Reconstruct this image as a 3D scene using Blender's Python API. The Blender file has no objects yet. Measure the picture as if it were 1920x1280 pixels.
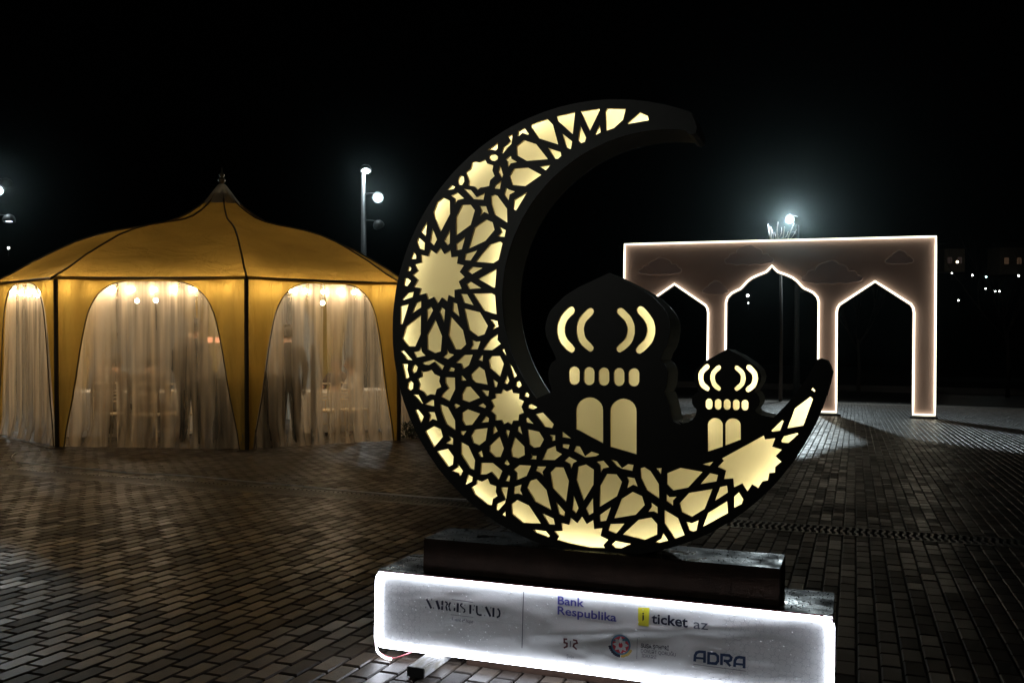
import bpy, bmesh, math, random
import numpy as np
from mathutils import Vector, Matrix
random.seed(7); rng=np.random.RandomState(7)
PI=math.pi; R=math.radians
SC=bpy.context.scene; COL=SC.collection

# ------------------------------------------------------------------ camera, world, exposure
F_PX=1780.0; PITCH=math.atan(32.0/F_PX); EYE=Vector((0,0,1.35))
cam_data=bpy.data.cameras.new('camera'); cam=bpy.data.objects.new('camera',cam_data); COL.objects.link(cam)
cam_data.sensor_width=36.0; cam_data.lens=36.0*F_PX/1920.0; cam_data.clip_start=0.1; cam_data.clip_end=2000
cam.location=EYE; cam.rotation_euler=(PI/2-PITCH,0,0); SC.camera=cam
w=bpy.data.worlds.new('World'); SC.world=w; w.use_nodes=True
nt=w.node_tree; bg=nt.nodes['Background']; sky=nt.nodes.new('ShaderNodeTexSky'); sky.sky_type='NISHITA'; sky.sun_disc=False
sky.sun_elevation=R(-4); sky.sun_rotation=R(200); nt.links.new(sky.outputs[0],bg.inputs[0]); bg.inputs[1].default_value=0.004
sun_d=bpy.data.lights.new('sun','SUN'); sun_d.energy=0.0015; sun_d.angle=R(0.5); sun_d.color=(1,.95,.9)
sun=bpy.data.objects.new('sun',sun_d); COL.objects.link(sun); sun.rotation_euler=(R(50),0,R(160))
SC.view_settings.view_transform='Standard'; SC.view_settings.look='None'; SC.view_settings.exposure=0; SC.view_settings.gamma=1
SC.cycles.use_light_tree=True; SC.cycles.max_bounces=8; SC.cycles.transparent_max_bounces=16
SC.cycles.sample_clamp_indirect=4.0; SC.cycles.sample_clamp_direct=0.0

G_X=(0.940599, -0.339516, -0.001518);G_Y=(0.339193, 0.939882, -0.039619);G_N=(0.014878, 0.036751, 0.999214)
HOLES=[[-1558,2263,-1546,2269,-1529,2269,-1515,2258,-1515,2247,-1529,2238,-1546,2242,-1556,2251],
[-1568,2288,-1516,2320,-1518,2292,-1527,2284,-1544,2291],
[-1497,2272,-1491,2297,-1456,2322,-1468,2345,-1447,2354,-1451,2311,-1472,2291,-1491,2269],
[-1423,2342,-1419,2366,-1392,2378,-1369,2348,-1376,2346,-1400,2357,-1415,2344],
[-1361,2387,-1356,2392,-1286,2411,-1258,2382,-1233,2294,-1322,2327,-1358,2378],
[-1242,2419,-1158,2432,-1167,2335,-1235,2398],
[-1427,2300,-1392,2324,-1336,2303,-1279,2232,-1377,2230,-1424,2258],
[-1216,2342,-1169,2303,-1175,2270,-1195,2279],
[-1280,2283,-1222,2261,-1218,2243,-1233,2231,-1246,2232],
[-1455,2261,-1450,2243,-1424,2228,-1453,2223,-1466,2206,-1469,2235,-1479,2242],
[-1640,2238,-1628,2242,-1604,2237,-1577,2248,-1567,2229,-1537,2219,-1541,2196,-1530,2170,-1551,2153,-1556,2127,-1580,2123,-1597,2122,-1611,2112,-1626,2128,-1656,2134,-1654,2154,-1669,2194,-1647,2209],
[-1505,2217,-1499,2205,-1489,2173,-1494,2159,-1513,2188],
[-1496,2149,-1504,2111,-1532,2115,-1526,2130],
[-1458,2167,-1437,2200,-1374,2201,-1309,2164,-1383,2118,-1443,2126],
[-1474,2116,-1462,2107,-1431,2096,-1457,2084,-1461,2057,-1483,2085],
[-1374,2091,-1425,2010,-1438,2018,-1435,2059],
[-1318,2202,-1267,2206,-1288,2183],
[-1694,2182,-1679,2174,-1677,2153,-1688,2137,-1705,2141,-1708,2159,-1703,2174],
[-1763,2118,-1740,2140,-1722,2130,-1730,2121],
[-1742,2092,-1710,2105,-1677,2076,-1709,2070,-1721,2050,-1722,2078],
[-1678,2120,-1644,2113,-1616,2080,-1575,2097,-1582,2066,-1630,2071],
[-1828,2020,-1809,2065,-1780,2084,-1747,2068,-1745,2008,-1790,1928,-1822,1995],
[-1715,1991,-1686,2047,-1645,2047,-1623,2020,-1642,1955,-1714,1908],
[-1601,2039,-1569,2037,-1556,2001,-1578,2011,-1596,1993,-1590,2018],
[-1546,2081,-1529,2087,-1514,2080,-1468,2020,-1466,1958,-1526,1997,-1543,2045],
[-1859,1978,-1865,1909,-1890,1931],
[-1902,1906,-1869,1879,-1870,1845,-1898,1855,-1909,1885],
[-1925,1839,-1912,1822,-1912,1806,-1939,1807],
[-1948,1774,-1935,1764,-1941,1751,-1955,1751],
[-1968,1717,-1955,1717,-1936,1705,-1955,1680,-1972,1685],
[-1981,1618,-1953,1649,-1921,1655,-1927,1630,-1971,1617],
[-1987,1505,-1988,1587,-1945,1598,-1978,1504],
[-1832,1945,-1808,1893,-1823,1866,-1843,1883],
[-1744,1937,-1744,1873,-1755,1865,-1773,1886],
[-1668,1901,-1684,1845,-1710,1841,-1712,1870],
[-1651,1846,-1623,1943,-1568,1976,-1536,1962,-1526,1928,-1569,1880],
[-1502,1941,-1472,1924,-1478,1895,-1511,1899,-1492,1916],
[-1607,1840,-1640,1793,-1672,1796,-1665,1824],
[-1616,1787,-1547,1863,-1499,1876,-1487,1866,-1505,1793,-1529,1779],
[-1632,1764,-1581,1758,-1632,1731,-1653,1744],
[-1602,1709,-1514,1753,-1519,1670,-1529,1669],
[-1658,1687,-1639,1698,-1586,1667,-1645,1664],
[-1626,1643,-1536,1644,-1519,1634,-1510,1549,-1571,1566],
[-1685,1642,-1654,1640,-1622,1590,-1669,1603],
[-1668,1576,-1590,1558,-1551,1497,-1567,1460,-1598,1450,-1642,1479],
[-1541,1527,-1505,1519,-1501,1495,-1528,1480,-1519,1501],
[-1723,1604,-1703,1597,-1690,1538,-1725,1565],
[-1780,1583,-1762,1570,-1766,1512,-1790,1561],
[-1853,1572,-1833,1586,-1822,1568,-1851,1517],
[-1931,1552,-1909,1602,-1883,1612,-1883,1582],
[-1790,1854,-1771,1826,-1740,1844,-1735,1810,-1702,1813,-1707,1780,-1673,1771,-1693,1742,-1668,1719,-1697,1699,-1682,1666,-1717,1661,-1716,1625,-1746,1638,-1752,1608,-1779,1627,-1799,1599,-1819,1630,-1849,1617,-1858,1647,-1894,1639,-1887,1671,-1922,1677,-1902,1709,-1929,1732,-1902,1751,-1921,1781,-1885,1789,-1888,1824,-1852,1816,-1841,1848,-1812,1828],
[-1975,1437,-1957,1495,-1883,1547,-1882,1459,-1909,1402,-1944,1402],
[-1850,1454,-1810,1526,-1775,1450,-1780,1381,-1809,1372,-1847,1389],
[-1743,1455,-1733,1540,-1672,1478,-1655,1414,-1680,1391,-1709,1391],
[-1628,1435,-1607,1426,-1585,1428,-1599,1392,-1635,1391,-1623,1412],
[-1502,1461,-1504,1434,-1488,1417,-1528,1389,-1573,1390,-1537,1438],
[-1482,1391,-1472,1396,-1460,1365,-1466,1366],
[-1984,1380,-1966,1382,-1922,1338,-1949,1340],
[-1880,1401,-1875,1377,-1856,1360,-1902,1350,-1916,1375,-1892,1381],
[-1748,1393,-1739,1373,-1714,1366,-1744,1345,-1769,1354,-1751,1368],
[-1704,1330,-1665,1365,-1622,1367,-1640,1320,-1669,1301,-1679,1328],
[-1572,1366,-1574,1337,-1594,1345,-1582,1363],
[-1545,1344,-1531,1361,-1491,1363,-1472,1329,-1489,1271,-1537,1308],
[-1446,1332,-1435,1321,-1410,1277,-1422,1266],
[-1973,1321,-1945,1319,-1947,1292,-1936,1260,-1956,1251],
[-1908,1319,-1894,1306,-1901,1286,-1916,1277,-1925,1290,-1919,1311],
[-1871,1328,-1816,1343,-1762,1315,-1772,1294,-1811,1333,-1838,1317,-1866,1320],
[-1730,1310,-1709,1303,-1713,1290,-1740,1291],
[-1630,1277,-1591,1315,-1564,1298,-1548,1234,-1607,1243,-1624,1257],
[-1677,1272,-1671,1272,-1651,1252,-1675,1249],
[-1522,1259,-1499,1244,-1505,1225,-1515,1224],
[-1455,1280,-1444,1254,-1453,1238,-1467,1243],
[-1397,1255,-1386,1235,-1399,1223,-1414,1232,-1411,1248],
[-1875,1291,-1865,1285,-1847,1288,-1825,1296,-1809,1276,-1781,1265,-1786,1244,-1775,1219,-1797,1208,-1805,1181,-1828,1184,-1848,1175,-1863,1194,-1889,1205,-1884,1228,-1895,1253,-1873,1263],
[-1929,1242,-1915,1232,-1917,1207,-1931,1197,-1945,1208,-1942,1232],
[-1756,1263,-1708,1262,-1706,1210,-1733,1155,-1774,1174,-1765,1188,-1739,1213,-1755,1238],
[-1672,1186,-1653,1221,-1631,1223,-1584,1175,-1637,1153,-1671,1163],
[-1577,1209,-1541,1206,-1544,1183,-1555,1184],
[-1361,1206,-1349,1194,-1356,1182,-1372,1186,-1369,1200],
[-1474,1216,-1457,1206,-1432,1217,-1426,1200,-1397,1197,-1398,1175,-1375,1165,-1386,1140,-1374,1115,-1397,1105,-1399,1079,-1424,1078,-1431,1059,-1450,1070,-1468,1059,-1481,1079,-1508,1076,-1509,1099,-1531,1116,-1517,1138,-1531,1165,-1509,1175,-1511,1194,-1483,1195],
[-1353,1148,-1339,1153,-1311,1140,-1332,1130,-1355,1135],
[-1320,1109,-1286,1118,-1235,1069,-1243,1051,-1277,1056],
[-1357,1095,-1328,1067,-1361,1071,-1364,1088],
[-1391,1054,-1379,1017,-1403,1031,-1401,1051],
[-1510,1052,-1496,1028,-1519,1013,-1517,1043],
[-1455,1036,-1439,1032,-1447,999,-1458,1023],
[-1553,1093,-1539,1084,-1541,1068,-1576,1063],
[-1593,1138,-1569,1151,-1553,1137,-1559,1128],
[-1710,1137,-1703,1145,-1679,1136,-1701,1121],
[-1855,1137,-1822,1159,-1810,1157,-1809,1129],
[-1914,1179,-1888,1180,-1864,1139,-1872,1139],
[-1904,1109,-1887,1110,-1860,1080,-1873,1049],
[-1839,1103,-1806,1102,-1792,1064,-1816,1071,-1834,1056,-1828,1088],
[-1779,1140,-1740,1127,-1704,1069,-1702,1024,-1747,1050,-1774,1110],
[-1670,1104,-1643,1121,-1582,1103,-1620,1052,-1654,1048,-1669,1071],
[-1674,1021,-1647,1023,-1662,1001,-1673,1007],
[-1625,1002,-1608,1030,-1545,1040,-1553,985,-1585,961,-1614,971],
[-1356,1042,-1302,1033,-1279,1001,-1297,968,-1325,962,-1346,976],
[-1852,1014,-1808,1039,-1773,1026,-1763,992,-1806,942],
[-1735,1000,-1712,987,-1712,958,-1747,963,-1725,980],
[-1197,1040,-1154,1009,-1195,1014],
[-1254,1022,-1228,1021,-1228,999,-1242,996,-1243,1011],
[-1791,924,-1736,939,-1708,905,-1711,869,-1734,857],
[-1687,876,-1661,842,-1675,814,-1683,831,-1715,839,-1688,857],
[-1673,973,-1636,956,-1603,893,-1607,849,-1627,855,-1672,918],
[-1534,961,-1487,1005,-1466,953,-1481,914,-1507,913,-1534,936],
[-1433,948,-1414,1005,-1370,966,-1367,929,-1398,912,-1427,918],
[-1338,938,-1330,927,-1312,927,-1314,911,-1341,911,-1334,921],
[-1286,911,-1264,958,-1226,975,-1222,953,-1196,940,-1229,913],
[-1194,984,-1162,983,-1168,963,-1195,969],
[-1142,955,-1133,978,-1116,977,-1092,937,-1064,958,-1029,948,-1043,939,-1092,931],
[-1185,911,-1164,931,-1127,914,-1145,904,-1153,878,-1161,900],
[-1572,939,-1564,910,-1579,910,-1589,927],
[-1451,905,-1437,884,-1449,876,-1465,885],
[-1577,831,-1573,883,-1517,886,-1471,853,-1489,811,-1525,846,-1549,833],
[-1444,837,-1434,832,-1438,807,-1457,809],
[-1419,860,-1392,883,-1337,883,-1357,837,-1404,816,-1403,847],
[-1316,861,-1307,881,-1267,883,-1284,858,-1276,839,-1297,855],
[-1635,828,-1613,818,-1615,798,-1650,780,-1643,807],
[-1592,806,-1568,800,-1540,815,-1529,791,-1499,783,-1501,758,-1493,740,-1514,726,-1519,696,-1540,699,-1601,740,-1618,771,-1596,785],
[-1477,779,-1444,781,-1451,730,-1457,729,-1476,764],
[-1415,785,-1380,798,-1386,773,-1373,750,-1396,757,-1416,753],
[-1495,705,-1453,726,-1456,712,-1489,675,-1499,680],
[-1470,658,-1454,675,-1453,650],
[-1354,784,-1341,816,-1311,826,-1264,781,-1241,694,-1316,727],
[-1249,858,-1224,882,-1188,883,-1163,826,-1175,733,-1235,791],
[-1129,832,-1123,889,-1087,901,-1052,881,-1053,817,-1096,744],
[-1426,709,-1400,729,-1344,708,-1287,632,-1371,629,-1423,665],
[-1284,679,-1230,659,-1223,632,-1251,631],
[-1220,733,-1179,691,-1182,672,-1206,680],
[-1140,765,-1118,712,-1129,689,-1146,702],
[-1054,761,-1052,697,-1072,684,-1085,712],
[-1325,604,-1264,602,-1246,582,-1254,575,-1310,592],
[-1227,604,-1190,609,-1194,642,-1160,637,-1153,669,-1123,647,-1102,677,-1080,646,-1052,665,-1047,627,-1011,634,-1019,600,-984,586,-1006,562,-998,549,-1065,546,-1154,556,-1213,567,-1206,583],
[-1024,812,-994,866,-952,866,-928,836,-949,774,-1025,723],
[-1041,915,-1010,921,-985,895,-1012,888,-1021,868,-1025,900],
[-977,928,-951,921,-929,894,-903,912,-879,910,-884,884,-931,891,-951,900],
[-849,897,-832,903,-806,888,-770,835,-768,775,-820,806,-846,857],
[-907,858,-874,854,-860,819,-881,826,-906,810,-899,839],
[-782,901,-759,903,-762,876],
[-736,882,-680,908,-589,896,-648,828,-710,812,-736,836],
[-591,927,-545,941,-561,922],
[-597,845,-559,893,-526,887,-532,860],
[-961,678,-929,763,-881,796,-841,781,-829,744,-868,700],
[-1024,688,-974,726,-995,666,-1022,660],
[-802,756,-775,739,-774,712,-791,719,-814,716,-800,738],
[-737,796,-725,784,-695,788,-710,771,-710,749,-737,767],
[-683,760,-644,806,-548,828,-579,744,-632,708,-672,725],
[-538,780,-517,838,-489,846,-485,818],
[-461,801,-441,822,-423,793,-430,774,-460,756],
[-585,670,-565,729,-488,782,-484,734],
[-745,729,-688,699,-660,631,-700,612,-744,672],
[-655,687,-631,682,-603,696,-607,674,-611,653,-625,647,-640,651],
[-922,613,-855,680,-800,694,-775,668,-775,624,-828,597],
[-986,625,-976,654,-915,660,-951,614],
[-970,565,-953,584,-886,576,-929,553,-953,553],
[-781,592,-758,607,-749,632,-727,602,-767,589],
[-511,955,-345,1056,-340,1041,-300,1047,-312,1013,-274,1002,-298,975,-276,954,-299,932,-300,909,-322,905,-327,876,-349,870,-366,843,-389,856,-408,826,-428,858,-461,840,-465,876,-502,871,-494,907,-527,919,-503,946],
[-163,1246,-157,1254,-148,1243,-151,1237],
[-254,1088,-225,1169,-166,1218,-156,1209,-192,1102],
[-316,1077,-273,1121,-268,1117,-282,1078,-312,1072],
[-277,1037,-267,1057,-213,1072,-211,1067,-249,1030,-274,1031],
[-584,1339,-587,1335,-593,1330,-599,1323,-605,1316,-608,1308,-611,1301,-612,1293,-612,1285,-612,1277,-610,1269,-608,1261,-604,1252,-598,1245,-591,1239,-585,1235,-574,1230,-569,1231,-566,1235,-564,1239,-564,1244,-572,1253,-577,1257,-582,1261,-585,1265,-587,1269,-589,1274,-590,1280,-590,1286,-590,1291,-589,1296,-588,1301,-586,1305,-583,1309,-578,1314,-572,1319,-569,1322,-565,1329,-566,1334,-568,1338,-572,1341,-577,1342],
[-535,1335,-539,1332,-544,1327,-550,1321,-555,1315,-559,1308,-561,1301,-563,1294,-563,1286,-563,1278,-561,1270,-558,1262,-555,1254,-549,1247,-543,1241,-537,1237,-528,1232,-523,1233,-520,1236,-518,1240,-518,1245,-525,1253,-530,1257,-534,1261,-537,1265,-540,1270,-541,1275,-543,1281,-543,1286,-543,1291,-542,1295,-540,1300,-538,1303,-535,1307,-530,1312,-525,1316,-522,1319,-519,1325,-519,1330,-521,1334,-524,1337,-529,1337],
[-461,1319,-457,1316,-452,1312,-447,1307,-443,1303,-442,1300,-440,1296,-439,1291,-439,1287,-439,1282,-440,1276,-441,1271,-443,1267,-446,1263,-451,1259,-456,1254,-464,1245,-463,1241,-461,1237,-458,1234,-453,1233,-444,1239,-438,1244,-432,1250,-426,1257,-423,1264,-421,1272,-419,1280,-419,1287,-420,1294,-421,1301,-423,1308,-427,1315,-432,1322,-439,1327,-445,1332,-448,1335,-454,1337,-459,1336,-462,1334,-464,1330,-464,1325],
[-414,1321,-410,1318,-405,1313,-399,1308,-396,1304,-394,1300,-393,1297,-393,1293,-392,1288,-393,1282,-394,1277,-395,1271,-397,1267,-400,1263,-406,1258,-412,1253,-420,1243,-419,1237,-417,1233,-413,1230,-408,1229,-397,1235,-391,1241,-384,1247,-378,1255,-374,1264,-372,1272,-371,1280,-370,1288,-371,1295,-372,1302,-374,1309,-377,1316,-383,1323,-390,1330,-395,1335,-399,1339,-406,1341,-411,1341,-415,1338,-417,1333,-418,1328],
[-551,1185,-553,1190,-556,1195,-560,1198,-566,1199,-571,1198,-576,1194,-579,1190,-580,1184,-580,1168,-579,1163,-575,1158,-571,1155,-565,1154,-560,1156,-555,1159,-552,1164,-551,1169],
[-515,1185,-516,1190,-519,1195,-524,1198,-529,1199,-535,1197,-539,1194,-542,1189,-543,1184,-543,1168,-542,1163,-539,1158,-534,1155,-529,1154,-523,1156,-519,1159,-516,1164,-515,1169],
[-478,1185,-480,1190,-483,1195,-487,1198,-493,1199,-498,1198,-503,1194,-506,1190,-507,1184,-507,1169,-505,1163,-502,1159,-498,1156,-492,1155,-487,1156,-482,1159,-479,1164,-478,1169],
[-442,1185,-443,1190,-447,1195,-451,1198,-457,1199,-462,1197,-466,1194,-469,1189,-470,1184,-470,1168,-469,1163,-466,1158,-461,1155,-456,1155,-451,1156,-446,1159,-443,1164,-442,1169],
[-407,1185,-408,1190,-411,1195,-416,1198,-421,1198,-426,1197,-431,1194,-434,1189,-435,1184,-435,1168,-433,1163,-430,1158,-426,1155,-421,1154,-415,1156,-411,1159,-408,1164,-407,1169],
[-568,981,-570,1091,-569,1098,-566,1105,-561,1111,-555,1116,-547,1119,-540,1120,-532,1119,-525,1117,-518,1112,-514,1107,-510,1100,-509,1093,-508,1004],
[-498,1009,-499,1091,-498,1099,-495,1106,-490,1112,-484,1117,-476,1120,-468,1121,-460,1120,-453,1118,-446,1113,-441,1108,-438,1101,-437,1094,-436,1036],
[-1132,2433,-1049,2438,-1047,2431,-1090,2344],
[-1133,2371,-1106,2315,-1112,2298,-1128,2294,-1142,2307],
[-1046,2367,-1042,2334,-1069,2323],
[-1021,2423,-1013,2437,-932,2429,-944,2382,-983,2349,-1017,2340],
[-924,2366,-871,2409,-836,2392,-832,2372,-920,2363],
[-1177,1577,-1183,1571,-1193,1562,-1203,1550,-1212,1537,-1218,1524,-1223,1510,-1226,1495,-1227,1481,-1226,1467,-1223,1453,-1219,1440,-1212,1426,-1202,1414,-1191,1402,-1181,1393,-1163,1382,-1156,1382,-1149,1387,-1145,1393,-1144,1401,-1156,1417,-1166,1426,-1175,1435,-1181,1444,-1186,1452,-1189,1461,-1191,1471,-1191,1481,-1191,1491,-1189,1501,-1185,1512,-1181,1521,-1175,1529,-1167,1538,-1158,1546,-1151,1553,-1147,1563,-1148,1570,-1152,1577,-1158,1581,-1166,1582],
[-1090,1572,-1096,1566,-1106,1557,-1117,1545,-1126,1533,-1132,1521,-1136,1508,-1139,1495,-1139,1481,-1138,1467,-1135,1454,-1131,1440,-1124,1427,-1115,1415,-1104,1405,-1094,1397,-1078,1387,-1070,1388,-1064,1393,-1061,1399,-1060,1406,-1072,1421,-1081,1429,-1089,1437,-1095,1444,-1099,1452,-1102,1462,-1104,1472,-1105,1481,-1105,1490,-1103,1499,-1100,1508,-1096,1516,-1090,1524,-1081,1533,-1072,1542,-1066,1548,-1061,1558,-1062,1565,-1066,1571,-1072,1575,-1080,1576],
[-955,1548,-948,1542,-939,1533,-930,1524,-924,1516,-920,1508,-916,1499,-914,1491,-913,1482,-914,1472,-916,1462,-919,1452,-923,1444,-929,1436,-938,1428,-948,1420,-961,1405,-961,1398,-957,1391,-951,1387,-944,1385,-927,1395,-917,1403,-905,1414,-895,1426,-888,1440,-884,1454,-881,1468,-881,1482,-882,1496,-885,1509,-890,1521,-896,1533,-905,1545,-916,1556,-925,1565,-932,1571,-942,1576,-949,1575,-955,1571,-959,1565,-960,1558],
[-870,1553,-863,1546,-854,1536,-844,1525,-838,1516,-834,1508,-831,1499,-829,1491,-828,1482,-829,1473,-831,1463,-834,1453,-838,1445,-844,1436,-854,1426,-864,1417,-876,1401,-876,1393,-872,1386,-865,1382,-857,1381,-840,1392,-829,1402,-818,1414,-808,1427,-801,1440,-797,1454,-794,1468,-793,1482,-794,1496,-797,1508,-801,1521,-808,1533,-817,1546,-827,1559,-837,1569,-844,1576,-854,1582,-862,1582,-869,1578,-873,1572,-874,1564],
[-1121,1299,-1123,1308,-1128,1315,-1136,1320,-1146,1322,-1155,1320,-1163,1315,-1168,1307,-1170,1298,-1169,1266,-1167,1257,-1162,1249,-1154,1244,-1145,1243,-1135,1245,-1128,1250,-1122,1258,-1121,1267],
[-1055,1298,-1057,1307,-1062,1315,-1070,1319,-1079,1321,-1089,1319,-1096,1314,-1101,1306,-1103,1297,-1103,1265,-1101,1256,-1095,1249,-1088,1244,-1078,1243,-1069,1245,-1061,1250,-1056,1257,-1055,1266],
[-990,1297,-992,1306,-997,1314,-1005,1318,-1014,1320,-1023,1318,-1030,1313,-1036,1305,-1037,1296,-1037,1265,-1035,1256,-1030,1248,-1022,1244,-1013,1242,-1004,1244,-996,1249,-991,1257,-989,1266],
[-924,1297,-926,1306,-931,1313,-938,1318,-947,1319,-956,1318,-964,1312,-969,1305,-971,1296,-970,1264,-968,1256,-963,1248,-955,1243,-946,1242,-937,1244,-930,1249,-925,1257,-923,1265],
[-859,1297,-861,1306,-866,1313,-874,1318,-883,1319,-892,1317,-899,1312,-904,1305,-906,1296,-905,1264,-904,1256,-898,1248,-891,1244,-882,1242,-873,1244,-865,1249,-861,1257,-859,1265],
[-1133,1051,-1134,1133,-1132,1147,-1126,1161,-1117,1173,-1104,1182,-1090,1188,-1075,1190,-1059,1189,-1045,1183,-1033,1175,-1023,1164,-1017,1151,-1015,1137,-1013,995],
[-982,982,-984,1133,-982,1147,-976,1160,-967,1171,-955,1180,-942,1186,-927,1189,-912,1187,-898,1182,-886,1174,-877,1163,-871,1150,-869,1136,-867,955]]
OUTLINE=[-652,2393,-682,2405,-712,2417,-743,2427,-773,2437,-805,2445,-836,2453,-868,2459,-899,2465,-931,2469,-964,2472,-996,2475,-1028,2476,-1060,2476,-1093,2475,-1125,2473,-1157,2470,-1189,2466,-1221,2461,-1253,2454,-1284,2447,-1315,2439,-1346,2429,-1377,2419,-1407,2408,-1437,2395,-1466,2382,-1495,2368,-1524,2352,-1552,2336,-1579,2319,-1606,2301,-1632,2282,-1658,2263,-1683,2242,-1707,2221,-1731,2199,-1753,2176,-1775,2152,-1797,2128,-1817,2103,-1837,2077,-1855,2051,-1873,2024,-1890,1996,-1906,1968,-1921,1940,-1935,1911,-1949,1881,-1961,1851,-1972,1821,-1982,1791,-1991,1760,-2000,1728,-2007,1697,-2013,1665,-2018,1633,-2022,1601,-2025,1569,-2027,1537,-2027,1504,-2027,1472,-2026,1440,-2024,1408,-2020,1376,-2016,1344,-2010,1312,-2003,1280,-1996,1249,-1987,1218,-1977,1187,-1967,1156,-1955,1126,-1942,1097,-1929,1067,-1914,1038,-1899,1010,-1882,982,-1865,955,-1846,929,-1827,903,-1807,877,-1787,852,-1765,828,-1743,805,-1719,783,-1696,761,-1671,740,-1646,720,-1620,700,-1593,682,-1566,665,-1538,648,-1510,632,-1482,617,-1452,604,-1423,591,-1393,579,-1362,568,-1332,558,-1300,549,-1269,541,-1238,536,-1206,536,-1174,536,-1142,536,-1110,536,-1077,536,-1045,536,-1013,536,-980,536,-948,536,-916,536,-884,536,-853,536,-821,543,-790,551,-759,560,-728,570,-698,581,-668,593,-638,606,-609,620,-580,635,-552,650,-525,667,-498,685,-471,703,-445,723,-420,743,-396,764,-372,786,-349,809,-327,832,-305,856,-284,881,-265,907,-246,933,-227,959,-210,987,-194,1015,-179,1043,-164,1072,-151,1101,-138,1131,-127,1161,-116,1192,-106,1222,-98,1254,-90,1285,-84,1317,-94,1345,-104,1364,-124,1372,-142,1366,-153,1351,-167,1321,-183,1291,-201,1262,-219,1234,-239,1206,-261,1180,-284,1155,-307,1131,-336,1135,-355,1138,-373,1147,-380,1156,-375,1165,-366,1177,-362,1193,-365,1209,-374,1225,-385,1231,-372,1253,-361,1272,-357,1294,-365,1319,-379,1335,-397,1351,-441,1379,-469,1393,-492,1405,-518,1391,-542,1377,-587,1350,-621,1316,-629,1289,-625,1260,-608,1235,-603,1225,-618,1221,-630,1210,-636,1193,-635,1177,-628,1164,-617,1154,-617,1144,-621,1127,-631,1112,-650,1099,-673,1094,-694,1102,-680,1088,-696,1092,-712,1101,-721,1121,-725,1142,-731,1167,-739,1192,-748,1212,-754,1220,-744,1243,-740,1264,-739,1302,-743,1323,-754,1342,-771,1357,-761,1386,-744,1415,-734,1449,-729,1487,-731,1512,-736,1533,-748,1558,-763,1579,-810,1626,-871,1663,-936,1696,-994,1726,-1060,1698,-1131,1666,-1194,1629,-1243,1582,-1262,1558,-1272,1533,-1279,1507,-1281,1485,-1277,1454,-1268,1432,-1240,1380,-1228,1352,-1249,1336,-1260,1316,-1264,1292,-1262,1270,-1259,1253,-1249,1227,-1248,1209,-1316,1179,-1334,1201,-1351,1224,-1367,1247,-1382,1271,-1396,1295,-1410,1321,-1422,1346,-1433,1372,-1443,1399,-1452,1425,-1460,1453,-1467,1480,-1472,1508,-1477,1536,-1480,1564,-1483,1592,-1484,1620,-1484,1649,-1482,1677,-1480,1705,-1477,1733,-1472,1761,-1466,1789,-1459,1817,-1451,1844,-1442,1871,-1432,1897,-1420,1923,-1408,1948,-1395,1973,-1380,1998,-1365,2022,-1349,2045,-1332,2067,-1313,2089,-1294,2110,-1275,2130,-1254,2150,-1232,2168,-1210,2186,-1187,2202,-1164,2218,-1140,2233,-1115,2247,-1090,2260,-1064,2271,-1038,2282,-1011,2292,-984,2300,-957,2308,-929,2314,-901,2319,-873,2323,-845,2326,-817,2328,-788,2328,-760,2328,-732,2326,-704,2323,-676,2319,-665,2305,-647,2298,-632,2306,-628,2330,-637,2353]
ARCH={'corner': [(-6176,4676),(1989,4639),(1947,69),(1381,50),(-373,29),(-546,23),(-946,24),(-3287,-40),(-3819,-43)],'right': [(1381,50),(1390,2711),(1338,2875),(477,3468),(-304,2954),(-382,2786),(-373,29)],'mid': [(-940,24),(-947,2980),(-969,3100),(-1063,3206),(-1208,3283),(-1298,3322),(-1353,3375),(-1426,3456),(-1481,3521),(-1590,3609),(-1755,3688),(-1865,3728),(-1976,3775),(-2058,3857),(-2106,3934),(-2179,3851),(-2253,3772),(-2364,3732),(-2493,3700),(-2635,3625),(-2697,3549),(-2746,3484),(-2820,3423),(-2903,3394),(-2996,3341),(-3052,3272),(-3203,3219),(-3271,3119),(-3284,2995),(-3287,-40)],'left': [(-3805,-43),(-3827,2770),(-3866,2946),(-4728,3495)]}
CLOUDS=[(-5738,3785,-4556,4226),(-3344,4009,-2078,4516),(-3957,3226,-3267,3570),(-1327,3472,161,4038),(732,3957,1392,4286)]
TEXTS=[('Bank',-1175,318,-1059,318,34,0.012,'blue',0),('Respublika',-1175,276,-920,272,33,0.012,'blue',0),('ticket',-774,282,-626,281,39,0.014,'navy',0),('az',-603,279,-545,280,25,0.0,'slate',0),('i',-812,286,-803,287,36,0.01,'navy',0),('ŞUŞA ŞƏHƏRİ',-817,178,-702,179,15,0.016,'navy',0),('DÖVLƏT QORUĞU',-816,158,-673,158,14,0.0,'slate',0),('İDARƏSİ',-813,139,-752,138,13,0.0,'slate',0),('A vent of hope',-1665,197,-1559,196,16,0.0,'slate',0.25),('Şuşa',-1132,100,-1101,100,12,0,'slate',0)]
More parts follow.
